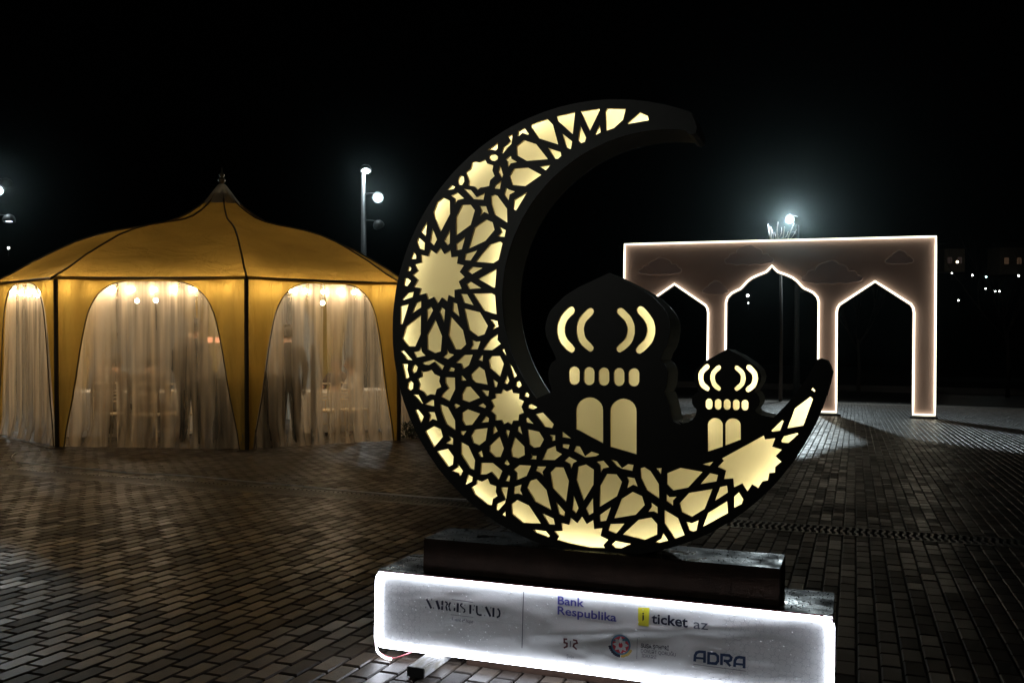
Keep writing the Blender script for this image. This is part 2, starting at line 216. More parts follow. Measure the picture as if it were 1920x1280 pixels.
STROKES=[('letter','navy',[[6.4,-1782,280,-1760,240],[4.7,-1760,280,-1756,280],[4.3,-1789,242,-1785,242],[3.4,-1752,243,-1747,243]]),('letter','navy',[[7.3,-1735,278,-1721,240]]),('letter','navy',[[6.0,-1706,280,-1708,239],[4.3,-1694,277,-1685,274,-1682,267,-1688,260],[5.1,-1689,258,-1683,239]]),('letter','navy',[[4.7,-1667,277,-1673,267,-1675,254,-1672,245,-1666,240],[5.1,-1647,255,-1648,241],[3.0,-1649,273,-1646,270]]),('letter','navy',[[6.8,-1632,277,-1633,237]]),('letter','navy',[[3.8,-1609,277,-1617,274,-1619,267,-1609,259,-1599,253,-1598,245,-1605,238],[3.0,-1599,273,-1596,271],[3.0,-1622,240,-1619,239]]),('letter','navy',[[6.0,-1572,276,-1573,236],[3.4,-1556,274,-1551,273],[3.4,-1561,256,-1556,255]]),('letter','navy',[[5.1,-1542,275,-1542,246,-1538,238,-1528,235,-1519,237],[2.1,-1517,273,-1515,272]]),('letter','navy',[[6.4,-1500,275,-1478,234],[3.4,-1478,273,-1474,272],[3.4,-1506,237,-1503,236]]),('letter','navy',[[6.0,-1464,274,-1465,234],[4.7,-1445,273,-1437,264,-1435,252,-1438,240,-1449,233]]),('rule_line','slate',[[1.5,-1661,290,-1560,288]]),('rule_line','slate',[[1.1,-1665,223,-1559,222]]),('letter','steel',[[6.8,-597,147,-596,170,-590,183,-579,188,-558,189,-558,147],[5.3,-595,162,-558,163]]),('letter','steel',[[6.8,-542,186,-516,187,-506,179,-505,160,-513,149,-542,148,-542,186]]),('letter','steel',[[6.8,-491,146,-491,186,-461,187,-453,180,-455,170,-464,164,-483,164],[6.1,-475,164,-456,146]]),('letter','steel',[[6.8,-440,145,-439,169,-433,181,-423,185,-403,185,-403,144],[5.3,-439,157,-403,158]]),('rule_line','slate',[[1.1,-602,136,-396,134]]),('letter','maroon',[[4.6,-1130,177,-1143,176,-1143,161,-1131,159,-1131,146,-1145,138]]),('letter','maroon',[[4.6,-1105,177,-1090,175,-1087,165,-1100,160,-1103,149,-1088,138]]),('rule_line','slate',[[2.3,-1116,171,-1117,145]]),('rule_line','slate',[[2.1,-1328,356,-1332,115]]),('rule_line','slate',[[1.1,-832,212,-833,129]])]
EMBLEM=[(-901,179),(-859,180),(-902,219)]
YBOX=[(-830,339),(-783,343),(-785,267),(-829,267)]
CABLE1=[(-12.601,10.971),(-12.479,11.153),(-11.918,11.035),(-11.117,10.572),(-10.774,10.433)]
CABLE2=[(-10.484,10.015),(-10.549,9.853),(-10.472,9.608),(-10.146,9.243),(-9.787,8.931),(-9.534,8.793),(-9.217,8.763),(-8.739,8.696),(-8.228,8.658),(-7.615,8.57),(-6.943,8.639),(-5.958,8.523),(-5.122,8.427),(-4.474,8.358),(-3.878,8.325),(-3.44,8.343),(-3.163,8.327),(-2.781,8.293)]


GX=Vector(G_X);GY=Vector(G_Y);GN=Vector(G_N)
GROT=Matrix((GX,GY,GN)).transposed().to_4x4()
def gm(x=0,y=0,z=0,rz=0):
    return GROT@Matrix.Translation((x,y,z))@Matrix.Rotation(rz,4,'Z')
def gw(x,y,z=0): return GX*x+GY*y+GN*z
def ground_z(x,y): return -(GN.x*x+GN.y*y)/GN.z
fwd=Vector((0,math.cos(PITCH),-math.sin(PITCH))); upv=Vector((0,math.sin(PITCH),math.cos(PITCH)))
def ray_to(u,v,depth_y):
    d=Vector(((u-960)/F_PX,0,0))+upv*((640-v)/F_PX)+fwd
    return EYE+d*(depth_y/d.y)
def px_x(u,y): return ray_to(u,640,y).x

# ------------------------------------------------------------------ materials
def mat(name,base=(.5,.5,.5),rough=.5,metal=0,emit=None,es=0,spec=.5,**kw):
    m=bpy.data.materials.new(name); m.use_nodes=True; b=m.node_tree.nodes['Principled BSDF']
    b.inputs['Base Color'].default_value=(*base,1); b.inputs['Roughness'].default_value=rough; b.inputs['Metallic'].default_value=metal
    b.inputs['Specular IOR Level'].default_value=spec
    if emit: b.inputs['Emission Color'].default_value=(*emit,1); b.inputs['Emission Strength'].default_value=es
    return m
def N(m,t): return m.node_tree.nodes.new(t)
def L(m,a,b): m.node_tree.links.new(a,b)
def noise(m,scale,detail=3,coord='Object',rough=.5,dist=0,stretch=None):
    tc=N(m,'ShaderNodeTexCoord'); n=N(m,'ShaderNodeTexNoise'); n.inputs['Scale'].default_value=scale; n.inputs['Detail'].default_value=detail
    n.inputs['Roughness'].default_value=rough; n.inputs['Distortion'].default_value=dist
    if stretch:
        mp=N(m,'ShaderNodeMapping'); mp.inputs['Scale'].default_value=stretch; L(m,tc.outputs[coord],mp.inputs[0]); L(m,mp.outputs[0],n.inputs['Vector'])
    else: L(m,tc.outputs[coord],n.inputs['Vector'])
    return n
def ramp(m,src,p0,p1,c0,c1):
    r=N(m,'ShaderNodeValToRGB'); r.color_ramp.elements[0].position=p0; r.color_ramp.elements[1].position=p1
    c=lambda v:(*v,1) if isinstance(v,tuple) else (v,v,v,1)
    r.color_ramp.elements[0].color=c(c0); r.color_ramp.elements[1].color=c(c1); L(m,src,r.inputs[0]); return r
def bump(m,src,strength,dist,prev=None):
    b=N(m,'ShaderNodeBump'); b.inputs['Strength'].default_value=strength; b.inputs['Distance'].default_value=dist
    L(m,src,b.inputs['Height'])
    if prev is not None: L(m,prev.outputs[0],b.inputs['Normal'])
    L(m,b.outputs[0],m.node_tree.nodes['Principled BSDF'].inputs['Normal']); return b
def setin(m,name,src): L(m,src,m.node_tree.nodes['Principled BSDF'].inputs[name])

def wet_dark(name,base,r0=.12,r1=.4,drop=1.0):
    m=mat(name,base,.3)
    n=noise(m,9,4); setin(m,'Roughness',ramp(m,n.outputs[0],.35,.7,r0,r1).outputs[0])
    n2=noise(m,14,3); c=ramp(m,n2.outputs[0],.3,.7,tuple(v*.7 for v in base),tuple(v*1.25 for v in base)); setin(m,'Base Color',c.outputs[0])
    v=N(m,'ShaderNodeTexVoronoi'); tc=N(m,'ShaderNodeTexCoord'); L(m,tc.outputs['Object'],v.inputs['Vector']); v.inputs['Scale'].default_value=130
    d=ramp(m,v.outputs['Distance'],.05,.42,1.0,0.0); bump(m,d.outputs[0],.55*drop,.0018)
    return m
MB=wet_dark('wet_black_paint',(.010,.009,.007),.22,.75)
MB.node_tree.nodes['Principled BSDF'].inputs['Specular IOR Level'].default_value=.08
M_FRONT=mat('dark_front_sheet',(.0055,.0045,.003),.36,spec=.22)
nn=noise(M_FRONT,170,4,rough=.7); bump(M_FRONT,nn.outputs[0],.5,.0012)
M_BROWN=wet_dark('wet_brown_board',(.034,.020,.014),.45,.8,.4)
M_BROWN.node_tree.nodes['Principled BSDF'].inputs['Specular IOR Level'].default_value=.10
# side shell: black outside, white lining inside
M_SHELL=wet_dark('shell_sheet',(.22,.175,.11),.16,.5,.9)
def lining(m):
    nt=m.node_tree; out=nt.nodes['Material Output']; pb=nt.nodes['Principled BSDF']; mx=N(m,'ShaderNodeMixShader'); df=N(m,'ShaderNodeBsdfDiffuse'); df.inputs[0].default_value=(.55,.53,.46,1)
    g=N(m,'ShaderNodeNewGeometry'); L(m,g.outputs['Backfacing'],mx.inputs[0]); L(m,pb.outputs[0],mx.inputs[1]); L(m,df.outputs[0],mx.inputs[2]); L(m,mx.outputs[0],out.inputs[0])
lining(M_SHELL)
def translucent(name,col,tr=.5,rough=.6,gloss=.03,transp=0,noise_s=None,bmp=None):
    m=bpy.data.materials.new(name); m.use_nodes=True; nt=m.node_tree; nt.nodes.clear()
    out=N(m,'ShaderNodeOutputMaterial'); d=N(m,'ShaderNodeBsdfDiffuse'); t=N(m,'ShaderNodeBsdfTranslucent'); g=N(m,'ShaderNodeBsdfGlossy'); g.inputs['Roughness'].default_value=rough
    d.inputs[0].default_value=(*col,1); t.inputs[0].default_value=(*col,1)
    m1=N(m,'ShaderNodeMixShader'); m1.inputs[0].default_value=tr; L(m,d.outputs[0],m1.inputs[1]); L(m,t.outputs[0],m1.inputs[2])
    m2=N(m,'ShaderNodeMixShader'); m2.inputs[0].default_value=gloss; L(m,m1.outputs[0],m2.inputs[1]); L(m,g.outputs[0],m2.inputs[2])
    last=m2
    if transp:
        tp=N(m,'ShaderNodeBsdfTransparent'); m3=N(m,'ShaderNodeMixShader'); m3.inputs[0].default_value=transp; L(m,m2.outputs[0],m3.inputs[1]); L(m,tp.outputs[0],m3.inputs[2]); last=m3
        m['_mix']=1
        n=noise(m,7,3,stretch=(1,1,.04)) ; r=ramp(m,n.outputs[0],.40,.60,transp-.20,transp+.22); L(m,r.outputs[0],m3.inputs[0])
    if noise_s:
        n=noise(m,noise_s,4); r=ramp(m,n.outputs[0],.25,.8,tuple(c*.78 for c in col),tuple(min(1,c*1.1) for c in col)); L(m,r.outputs[0],d.inputs[0]); L(m,r.outputs[0],t.inputs[0])
    if bmp:
        nb=noise(m,bmp[0],4,dist=.8,stretch=bmp[2]); bp=N(m,'ShaderNodeBump'); bp.inputs['Strength'].default_value=.9; bp.inputs['Distance'].default_value=bmp[1]; L(m,nb.outputs[0],bp.inputs['Height'])
        for q in (d,t,g): L(m,bp.outputs[0],q.inputs['Normal'])
    L(m,last.outputs[0],out.inputs[0]); return m
M_DIFF=translucent('cream_acrylic',(.88,.82,.60),.62,.3,.03)
M_FAB=translucent('yellow_tent_fabric',(.64,.44,.10),.52,.5,.02,noise_s=1.5,bmp=(2.2,.05,(2,2,.3)))
M_ROOF=translucent('ochre_roof_fabric',(.58,.37,.08),.38,.5,.03,noise_s=1.2,bmp=(1.6,.10,(1,1,2)))
M_SHEER=translucent('white_sheer_curtain',(.96,.84,.66),.82,.6,.0,transp=.52)
M_FRAME=mat('brown_tent_frame',(.11,.08,.045),.5)
M_CAP=translucent('grey_cap_fabric',(.42,.40,.33),.3,.5,.02)
def emis(name,c,s): 
    m=bpy.data.materials.new(name); m.use_nodes=True; nt=m.node_tree; nt.nodes.clear(); o=N(m,'ShaderNodeOutputMaterial'); e=N(m,'ShaderNodeEmission')
    e.inputs[0].default_value=(*c,1); e.inputs[1].default_value=s; L(m,e.outputs[0],o.inputs[0]); return m
M_STRIP=emis('warm_led_strip',(1,.90,.56),40)
M_NEON=emis('cool_white_flex_neon',(.84,.89,1.0),15.5)
M_NEONA=emis('warm_white_flex_neon',(1.0,.99,.76),2.8)
M_BULB=emis('warm_bulb_glass',(1.0,.77,.49),118)
M_PEND=emis('bright_pendant_glass',(1.0,.80,.55),400)
M_LENS=emis('cool_floodlight_lens',(.80,.95,1.0),420)
M_LENSD=emis('dim_floodlight_lens',(.75,.8,1.0),3)
M_FAR1=emis('distant_white_light',(.95,1,.92),12); M_FAR2=emis('distant_warm_light',(1,.75,.5),7); M_FAR3=emis('distant_teal_light',(.6,1,.95),9)
M_RED=emis('orange_lantern_glow',(1,.36,.16),1.5)
M_WHITE=mat('white_cloth',(.75,.73,.7),.7); M_GOLD=mat('pale_chair_paint',(.80,.68,.50),.4)
M_POLE=mat('galvanised_pole',(.15,.155,.155),.5,.2)
n=noise(M_POLE,30,4); setin(M_POLE,'Base Color',ramp(M_POLE,n.outputs[0],.3,.7,(.05,.053,.053),(.09,.093,.093)).outputs[0])
M_SUIT=mat('dark_suit_cloth',(.012,.012,.016),.8); M_SKIN=mat('skin',(.45,.27,.18),.5); M_HAIR=mat('dark_hair',(.015,.012,.01),.6); M_BRN=mat('brown_jacket_cloth',(.07,.045,.03),.8); M_SHIRT=mat('pale_shirt_cloth',(.5,.48,.46),.8); M_TAUPE=mat('taupe_coat_cloth',(.12,.09,.07),.8)
M_DARK=mat('dark_counter_board',(.02,.02,.02),.5)
M_CABLE=mat('white_cable_sheath',(.85,.85,.85),.4); M_WIRE=mat('pink_cable_sheath',(.75,.20,.22),.35)
M_TIMBER=mat('white_painted_timber',(.62,.64,.66),.55); n=noise(M_TIMBER,60,5,stretch=(1,.2,1)); setin(M_TIMBER,'Base Color',ramp(M_TIMBER,n.outputs[0],.35,.6,(.45,.43,.36),(.7,.71,.72)).outputs[0]); bump(M_TIMBER,n.outputs[0],.4,.002)
M_ENDG=mat('dark_timber_end',(.02,.02,.025),.7)
# banner vinyl
M_VINYL=mat('silver_grey_banner_vinyl',(.60,.605,.61),.34)
n1=noise(M_VINYL,1.9,2,stretch=(1,1,2.6),dist=.5); b1=bump(M_VINYL,n1.outputs[0],.8,.03)
v=N(M_VINYL,'ShaderNodeTexVoronoi'); tc=N(M_VINYL,'ShaderNodeTexCoord'); L(M_VINYL,tc.outputs['Object'],v.inputs['Vector']); v.inputs['Scale'].default_value=210
bump(M_VINYL,ramp(M_VINYL,v.outputs['Distance'],.02,.4,1.0,0.).outputs[0],.35,.0012,b1)
n3=noise(M_VINYL,16,4); setin(M_VINYL,'Roughness',ramp(M_VINYL,n3.outputs[0],.3,.7,.22,.5).outputs[0])
INK={k:mat('ink_'+k,c,.4) for k,c in dict(blue=(.06,.06,.28),navy=(.006,.008,.03),slate=(.08,.085,.12),steel=(.015,.035,.09),maroon=(.09,.02,.025),yellow=(.72,.66,.04),teal=(.045,.15,.22),red=(.45,.03,.05),grey=(.5,.52,.52),gold=(.45,.32,.07),green=(.05,.16,.05)).items()}
# pavers
def paver_mat():
    m=mat('wet_concrete_paver',(.1,.09,.08),.3,spec=.36)
    at=N(m,'ShaderNodeAttribute'); at.attribute_name='tone'; at.attribute_type='GEOMETRY'
    c=ramp(m,at.outputs['Fac'],.0,1.0,(.028,.020,.015),(.080,.066,.053))
    e=c.color_ramp.elements.new(.5); e.color=(.053,.037,.027,1)
    n=noise(m,110,5,rough=.8); r=ramp(m,n.outputs[0],.32,.70,.6,1.3); mx=N(m,'ShaderNodeMix'); mx.data_type='RGBA'; mx.blend_type='MULTIPLY'; mx.inputs['Factor'].default_value=1
    L(m,c.outputs[0],mx.inputs[6]); L(m,r.outputs[0],mx.inputs[7]); setin(m,'Base Color',mx.outputs[2])
    geo=N(m,'ShaderNodeNewGeometry'); nw=N(m,'ShaderNodeTexNoise'); L(m,geo.outputs['Position'],nw.inputs['Vector']); nw.inputs['Scale'].default_value=1.3; nw.inputs['Detail'].default_value=4
    ad=N(m,'ShaderNodeMath'); ad.operation='MULTIPLY_ADD'; L(m,at.outputs['Fac'],ad.inputs[0]); ad.inputs[1].default_value=.6; L(m,nw.outputs[0],ad.inputs[2])
    rr=ramp(m,ad.outputs[0],.45,1.1,.58,.34); setin(m,'Roughness',rr.outputs[0])
    nb=N(m,'ShaderNodeTexNoise'); L(m,geo.outputs['Position'],nb.inputs['Vector']); nb.inputs['Scale'].default_value=260; nb.inputs['Detail'].default_value=3
    b1=bump(m,nb.outputs[0],.6,.0014)
    nb2=N(m,'ShaderNodeTexNoise'); L(m,geo.outputs['Position'],nb2.inputs['Vector']); nb2.inputs['Scale'].default_value=22; nb2.inputs['Detail'].default_value=3
    bump(m,nb2.outputs[0],.30,.0035,b1)
    return m
M_PAVER=paver_mat()
M_JOINT=mat('dark_wet_joint',(.012,.011,.010),.5)
M_STEEL=mat('wet_drain_steel',(.32,.32,.31),.38,.35); n=noise(M_STEEL,120,4); bump(M_STEEL,n.outputs[0],.6,.003)
M_PIT=mat('black_channel',(.004,.004,.004),.8)
M_SOIL=mat('dark_ground',(.020,.019,.016),.9); n=noise(M_SOIL,.8,6); bump(M_SOIL,n.outputs[0],.8,.2)
M_KERB=mat('pale_kerb_stone',(.22,.21,.20),.7)
M_PANEL=mat('pink_painted_board',(.80,.6,.53),.6); n=noise(M_PANEL,.7,4); setin(M_PANEL,'Base Color',ramp(M_PANEL,n.outputs[0],.3,.7,(.76,.50,.44),(.86,.58,.52)).outputs[0])
M_CLOUD=mat('rose_cloud_foam',(.84,.60,.59),.7); M_RIM=mat('rim_highlight_tint',(.85,.66,.62),.6); M_PSIDE=mat('grey_panel_edge',(.30,.32,.34),.6)
M_BARK=mat('grey_bark',(.07,.055,.045),.85); n=noise(M_BARK,20,5); bump(M_BARK,n.outputs[0],.6,.02)
M_WATER=mat('glint_drop',(.75,.78,.82),.06,spec=1.0); M_WATER.node_tree.nodes['Principled BSDF'].inputs['Coat Weight'].default_value=1  # banner drops coloured whitish to put in the sparkle of refracted neon

# ------------------------------------------------------------------ mesh helpers
def link(o,parent=None):
    COL.objects.link(o)
    if parent is not None: o.parent=parent
    return o
def obj(name,verts,faces,m,parent=None,smooth=False,mw=None):
    me=bpy.data.meshes.new(name); me.from_pydata([tuple(v) for v in verts],[],faces); me.update()
    for mm in (m if isinstance(m,(list,tuple)) else [m]): me.materials.append(mm)
    if smooth: me.polygons.foreach_set('use_smooth',[True]*len(me.polygons))
    o=link(bpy.data.objects.new(name,me),parent)
    if mw is not None: o.matrix_world=mw
    return o
def empty(name,mw,label=None,cat=None,group=None,kind=None):
    o=link(bpy.data.objects.new(name,None)); o.empty_display_size=.2; o.matrix_world=mw
    if label:o['label']=label
    if cat:o['category']=cat
    if group:o['group']=group
    if kind:o['kind']=kind
    return o
def tag(o,label=None,cat=None,group=None,kind=None):
    if label:o['label']=label
    if cat:o['category']=cat
    if group:o['group']=group
    if kind:o['kind']=kind
    return o
class MBuf:
    def __init__(s): s.v=[]; s.f=[]
    def add(s,v,f):
        b=len(s.v); s.v+=[tuple(x) for x in v]; s.f+=[tuple(i+b for i in q) for q in f]
    def box(s,x0,x1,y0,y1,z0,z1,bev=0):
        if bev<=0:
            s.add([(x0,y0,z0),(x1,y0,z0),(x1,y1,z0),(x0,y1,z0),(x0,y0,z1),(x1,y0,z1),(x1,y1,z1),(x0,y1,z1)],[(0,3,2,1),(4,5,6,7),(0,1,5,4),(1,2,6,5),(2,3,7,6),(3,0,4,7)])
        else:
            bm=bmesh.new(); bmesh.ops.create_cube(bm,size=1)
            for q in bm.verts: q.co=Vector(((x0+x1)/2+q.co.x*(x1-x0),(y0+y1)/2+q.co.y*(y1-y0),(z0+z1)/2+q.co.z*(z1-z0)))
            bmesh.ops.bevel(bm,geom=bm.edges[:],offset=bev,segments=2,affect='EDGES'); bm.verts.index_update()
            s.add([q.co[:] for q in bm.verts],[[q.index for q in f.verts] for f in bm.faces]); bm.free()
    def tube(s,pts,r,n=6,closed=False,cap=True):
        pts=[Vector(p) for p in pts]; m=len(pts); rs=r if isinstance(r,(list,tuple)) else [r]*m
        V=[];prev=None
        for i,p in enumerate(pts):
            if closed: t=(pts[(i+1)%m]-pts[i-1]).normalized()
            else: t=(pts[min(i+1,m-1)]-pts[max(i-1,0)]).normalized()
            if prev is None:
                a=Vector((0,0,1)) if abs(t.z)<.9 else Vector((1,0,0)); prev=(a-t*a.dot(t)).normalized()
            prev=(prev-t*prev.dot(t)).normalized(); b=t.cross(prev)
            for k in range(n):
                an=2*PI*k/n; V.append(p+(prev*math.cos(an)+b*math.sin(an))*rs[i])
        Fc=[]
        for i in range(m if closed else m-1):
            j=(i+1)%m
            for k in range(n): Fc.append((i*n+k,i*n+(k+1)%n,j*n+(k+1)%n,j*n+k))
        if cap and not closed: Fc.append(tuple(range(n))[::-1]); Fc.append(tuple((m-1)*n+k for k in range(n)))
        s.add(V,Fc)
    def lathe(s,prof,n=16,c=(0,0,0),axis='Z'):
        V=[]
        for r,z in prof:
            for k in range(n):
                a=2*PI*k/n; q=(r*math.cos(a),r*math.sin(a),z)
                if axis=='Y': q=(q[0],q[2],q[1])
                V.append((c[0]+q[0],c[1]+q[1],c[2]+q[2]))
        Fc=[(i*n+k,i*n+(k+1)%n,(i+1)*n+(k+1)%n,(i+1)*n+k) for i in range(len(prof)-1) for k in range(n)]
        s.add(V,Fc)
    def build(s,name,m,parent=None,smooth=False,mw=None): return obj(name,s.v,s.f,m,parent,smooth,mw)
def pairs(a,k=.001): return [(a[i]*k,a[i+1]*k) for i in range(0,len(a),2)]
def fill_sheet(name,outline,holes,depth,m,parent,y,bevel=0):
    """flat sheet in the local XZ plane, front face at y, thickness depth to the back"""
    cu=bpy.data.curves.new(name,'CURVE'); cu.dimensions='2D'; cu.fill_mode='BOTH' if depth>0 else 'FRONT'
    for poly in [outline]+holes:
        sp=cu.splines.new('POLY'); sp.points.add(len(poly)-1); sp.use_cyclic_u=True
        for i,(x,z) in enumerate(poly): sp.points[i].co=(x,z,0,1)
    cu.extrude=depth/2
    t=bpy.data.objects.new('tmp',cu); COL.objects.link(t); dg=bpy.context.evaluated_depsgraph_get(); dg.update()
    me=bpy.data.meshes.new_from_object(t.evaluated_get(dg)); bpy.data.objects.remove(t); bpy.data.curves.remove(cu)
    me.transform(Matrix(((1,0,0,0),(0,0,-1,y+depth/2),(0,1,0,0),(0,0,0,1)))); me.name=name
    me.materials.clear(); me.materials.append(m)
    o=link(bpy.data.objects.new(name,me),parent); return o
def poly_offset(p,d):
    """offset a closed polygon inward (toward its interior) by d"""
    n=len(p); A=sum(p[i][0]*p[(i+1)%n][1]-p[(i+1)%n][0]*p[i][1] for i in range(n)); s=1 if A>0 else -1; out=[]
    for i in range(n):
        a=Vector(p[i-1]);b=Vector(p[i]);c=Vector(p[(i+1)%n]); t=((b-a).normalized()+(c-b).normalized())
        if t.length<1e-6: t=(c-b)
        t.normalize(); out.append((b.x-t.y*d*s,b.y+t.x*d*s))
    return out
def stroke_sheet(buf,pts,wd,y):
    """flat ink stroke of width wd in the XZ plane at depth y, facing -Y"""
    P=[Vector(p) for p in pts]; V=[];n=len(P)
    closed=(P[0]-P[-1]).length<1e-6
    for i in range(n):
        a=P[i-1] if i>0 else (P[-2] if closed else P[0]); b=P[i+1] if i<n-1 else (P[1] if closed else P[-1])
        t1=(P[i]-a); t2=(b-P[i]); t=(t1.normalized() if t1.length>0 else Vector((0,0)))+(t2.normalized() if t2.length>0 else Vector((0,0))); t.normalize()
        c=1.0
        if t1.length>0 and t2.length>0: c=max(.5,t.dot(t2.normalized()))
        q=Vector((-t.y,t.x))*wd/2/c; V+= [(P[i].x+q.x,y,P[i].y+q.y),(P[i].x-q.x,y,P[i].y-q.y)]
    buf.add(V,[(2*i,2*i+1,2*i+3,2*i+2) for i in range(n-1)])
def text_mesh(s,bold=0,shear=0):
    cu=bpy.data.curves.new('t','FONT'); cu.body=s; cu.size=1; cu.offset=bold*1.6; cu.shear=shear; cu.fill_mode='FRONT'; cu.resolution_u=3
    t=bpy.data.objects.new('tmp',cu); COL.objects.link(t); dg=bpy.context.evaluated_depsgraph_get(); dg.update()
    me=bpy.data.meshes.new_from_object(t.evaluated_get(dg)); bpy.data.objects.remove(t); bpy.data.curves.remove(cu); return me

# ------------------------------------------------------------------ ground
def sheet(name,m,x0,x1,y0,y1,z,parent=None): 
    return obj(name,[gw(x0,y0,z),gw(x1,y0,z),gw(x1,y1,z),gw(x0,y1,z)],[(0,1,2,3)],m,parent)
DR0,DR1=7.935,8.345
KERB_Y=51.0
M_FARPAVE=mat('far_paving',(.1,.09,.08),.35)
tc=N(M_FARPAVE,'ShaderNodeTexCoord'); mp=N(M_FARPAVE,'ShaderNodeMapping'); mp.inputs['Rotation'].default_value=(0,0,PI/2); L(M_FARPAVE,tc.outputs['UV'],mp.inputs[0])
br=N(M_FARPAVE,'ShaderNodeTexBrick'); L(M_FARPAVE,mp.outputs[0],br.inputs['Vector']); br.inputs['Scale'].default_value=1; br.inputs['Brick Width'].default_value=.2025; br.inputs['Row Height'].default_value=.097; br.inputs['Mortar Size'].default_value=.005
br.inputs['Color1'].default_value=(.07,.06,.05,1); br.inputs['Color2'].default_value=(.12,.105,.09,1); br.inputs['Mortar'].default_value=(.012,.011,.01,1); setin(M_FARPAVE,'Base Color',br.outputs['Color'])
PAVE_END=34.0
plaza=empty('plaza',Matrix(),kind='structure')
for nm,mm,a in (('joint_bed',M_JOINT,(-26,22,-6,DR0,-.017)),('joint_bed',M_JOINT,(-26,22,DR1,PAVE_END,-.017)),('far_paving',M_FARPAVE,(-60,60,PAVE_END,KERB_Y,-.004))):
    o=sheet(nm,mm,*a,parent=plaza)
    if nm=='far_paving':
        uv=o.data.uv_layers.new(); 
        for i,(x,y) in enumerate(((-60,PAVE_END),(60,PAVE_END),(60,KERB_Y),(-60,KERB_Y))): uv.data[i].uv=(x,y)
sheet('dark_ground',M_SOIL,-400,400,-60,900,-.30)['kind']='structure'
PW,PL=.097,.2025; GAP=.0085; X0=.0235*.84
def vis(x,y,z=0,mu=190,extra=1.0):
    p=gw(x,y,z)-EYE; d=p.dot(fwd)
    if d<.5: return None
    u=960+F_PX*p.x/d; v=640-F_PX*p.dot(upv)/d
    m=mu+extra*F_PX/d
    return (u,v) if -m<u<1920+m and v<1280+m*.6 else None
cells=[]
nc0,nc1=int(-24/PW),int(22/PW)
for c in range(nc0,nc1):
    xc=X0+(c+.5)*PW; off=(.5 if c%2 else 0)*PL+random.uniform(-.018,.018)
    for r in range(int(2.0/PL)-1,int(PAVE_END/PL)):
        ya=r*PL+off; yb=ya+PL
        if yb>DR0 and ya<DR1:
            if ya<DR0: yb=min(yb,DR0)
            elif yb>DR1: ya=max(ya,DR1)
            else: continue
            if yb-ya<.03: continue
        if yb>PAVE_END: continue
        q=vis(xc,(ya+yb)/2)
        if q: cells.append((xc,(ya+yb)/2,yb-ya,q[0],q[1]))
def area_key(c):
    u,v=c[3],c[4]
    on=(0<=u<=1920 and 0<=v<=1280) and not (706<u<1568 and v>1040+ (u-706)*.09)
    return (0 if on else 1, math.hypot(c[0]-0,c[1]))
order=sorted(range(len(cells)),key=lambda i:area_key(cells[i]))
single=set(i for i in order if abs(cells[i][2]-PL)<1e-4 and area_key(cells[i])[0]==0) 
single=[i for i in order if i in single][:300]
# shared paver pieces (with a bevelled top edge)
TONES=[random.random() for _ in range(14)]
def paver_geo(w_,l_,z0=-.02):
    a,b=w_/2-GAP/2,l_/2-GAP*.72; e=.0060
    v=[(-a+e,-b+e,0),(a-e,-b+e,0),(a-e,b-e,0),(-a+e,b-e,0),(-a,-b,-.0050),(a,-b,-.0050),(a,b,-.0050),(-a,b,-.0050),(-a,-b,z0),(a,-b,z0),(a,b,z0),(-a,b,z0)]
    f=[(0,1,2,3)]+[(4+i,4+(i+1)%4,(i+1)%4,i) for i in range(4)]+[(8+i,8+(i+1)%4,4+(i+1)%4,4+i) for i in range(4)]
    return np.array(v),np.array(f)
pv,pf=paver_geo(PW,PL)
pmesh=[]
for k,t in enumerate(TONES):
    me=bpy.data.meshes.new('paver'); vv=pv.copy()
    me.from_pydata([tuple(q) for q in vv],[],[tuple(int(i) for i in q) for q in pf]); me.materials.append(M_PAVER)
    a=me.attributes.new('tone','FLOAT','POINT'); a.data.foreach_set('value',[t]*len(vv)); pmesh.append(me)
ss=set(single)
for i in single:
    c=cells[i]; o=bpy.data.objects.new('paver',random.choice(pmesh)); link(o,plaza)
    o.matrix_world=gm(c[0],c[1],random.uniform(-.0018,.0012))@Matrix.Rotation(random.gauss(0,.007),4,'X')@Matrix.Rotation(random.gauss(0,.007),4,'Y')@Matrix.Rotation(random.gauss(0,.006),4,'Z')
rest=[c for i,c in enumerate(cells) if i not in ss]
A=np.array([[c[0],c[1],c[2]] for c in rest]); n=len(A)
V=np.repeat(pv[None],n,0)
V[:,:,1]*=((A[:,2]-GAP)/(PL-GAP))[:,None]
tx_,ty_,tz_=rng.normal(0,.006,n),rng.normal(0,.006,n),rng.normal(0,.004,n)
V[:,:,2]+=V[:,:,1]*tx_[:,None]+V[:,:,0]*ty_[:,None]+rng.uniform(-.002,.001,n)[:,None]
xx=V[:,:,0].copy(); V[:,:,0]+=-V[:,:,1]*tz_[:,None]; V[:,:,1]+=xx*tz_[:,None]
V[:,:,0]+=A[:,0][:,None]; V[:,:,1]+=A[:,1][:,None]
V=V.reshape(-1,3); W=V@np.array([G_X,G_Y,G_N])
Fq=(pf[None]+ (np.arange(n)*12)[:,None,None]).reshape(-1,4)
me=bpy.data.meshes.new('paving_field'); me.vertices.add(len(W)); me.vertices.foreach_set('co',W.ravel()); me.loops.add(Fq.size); me.loops.foreach_set('vertex_index',Fq.ravel().astype(np.int32))
me.polygons.add(len(Fq)); me.polygons.foreach_set('loop_start',(np.arange(len(Fq))*4).astype(np.int32)); me.polygons.foreach_set('use_smooth',[False]*len(Fq)); me.update(calc_edges=True); me.materials.append(M_PAVER)
a=me.attributes.new('tone','FLOAT','POINT'); a.data.foreach_set('value',np.repeat(rng.rand(n),12).astype(np.float32))
o=link(bpy.data.objects.new('paving_field',me),plaza); o['kind']='stuff'
print('pavers',n)
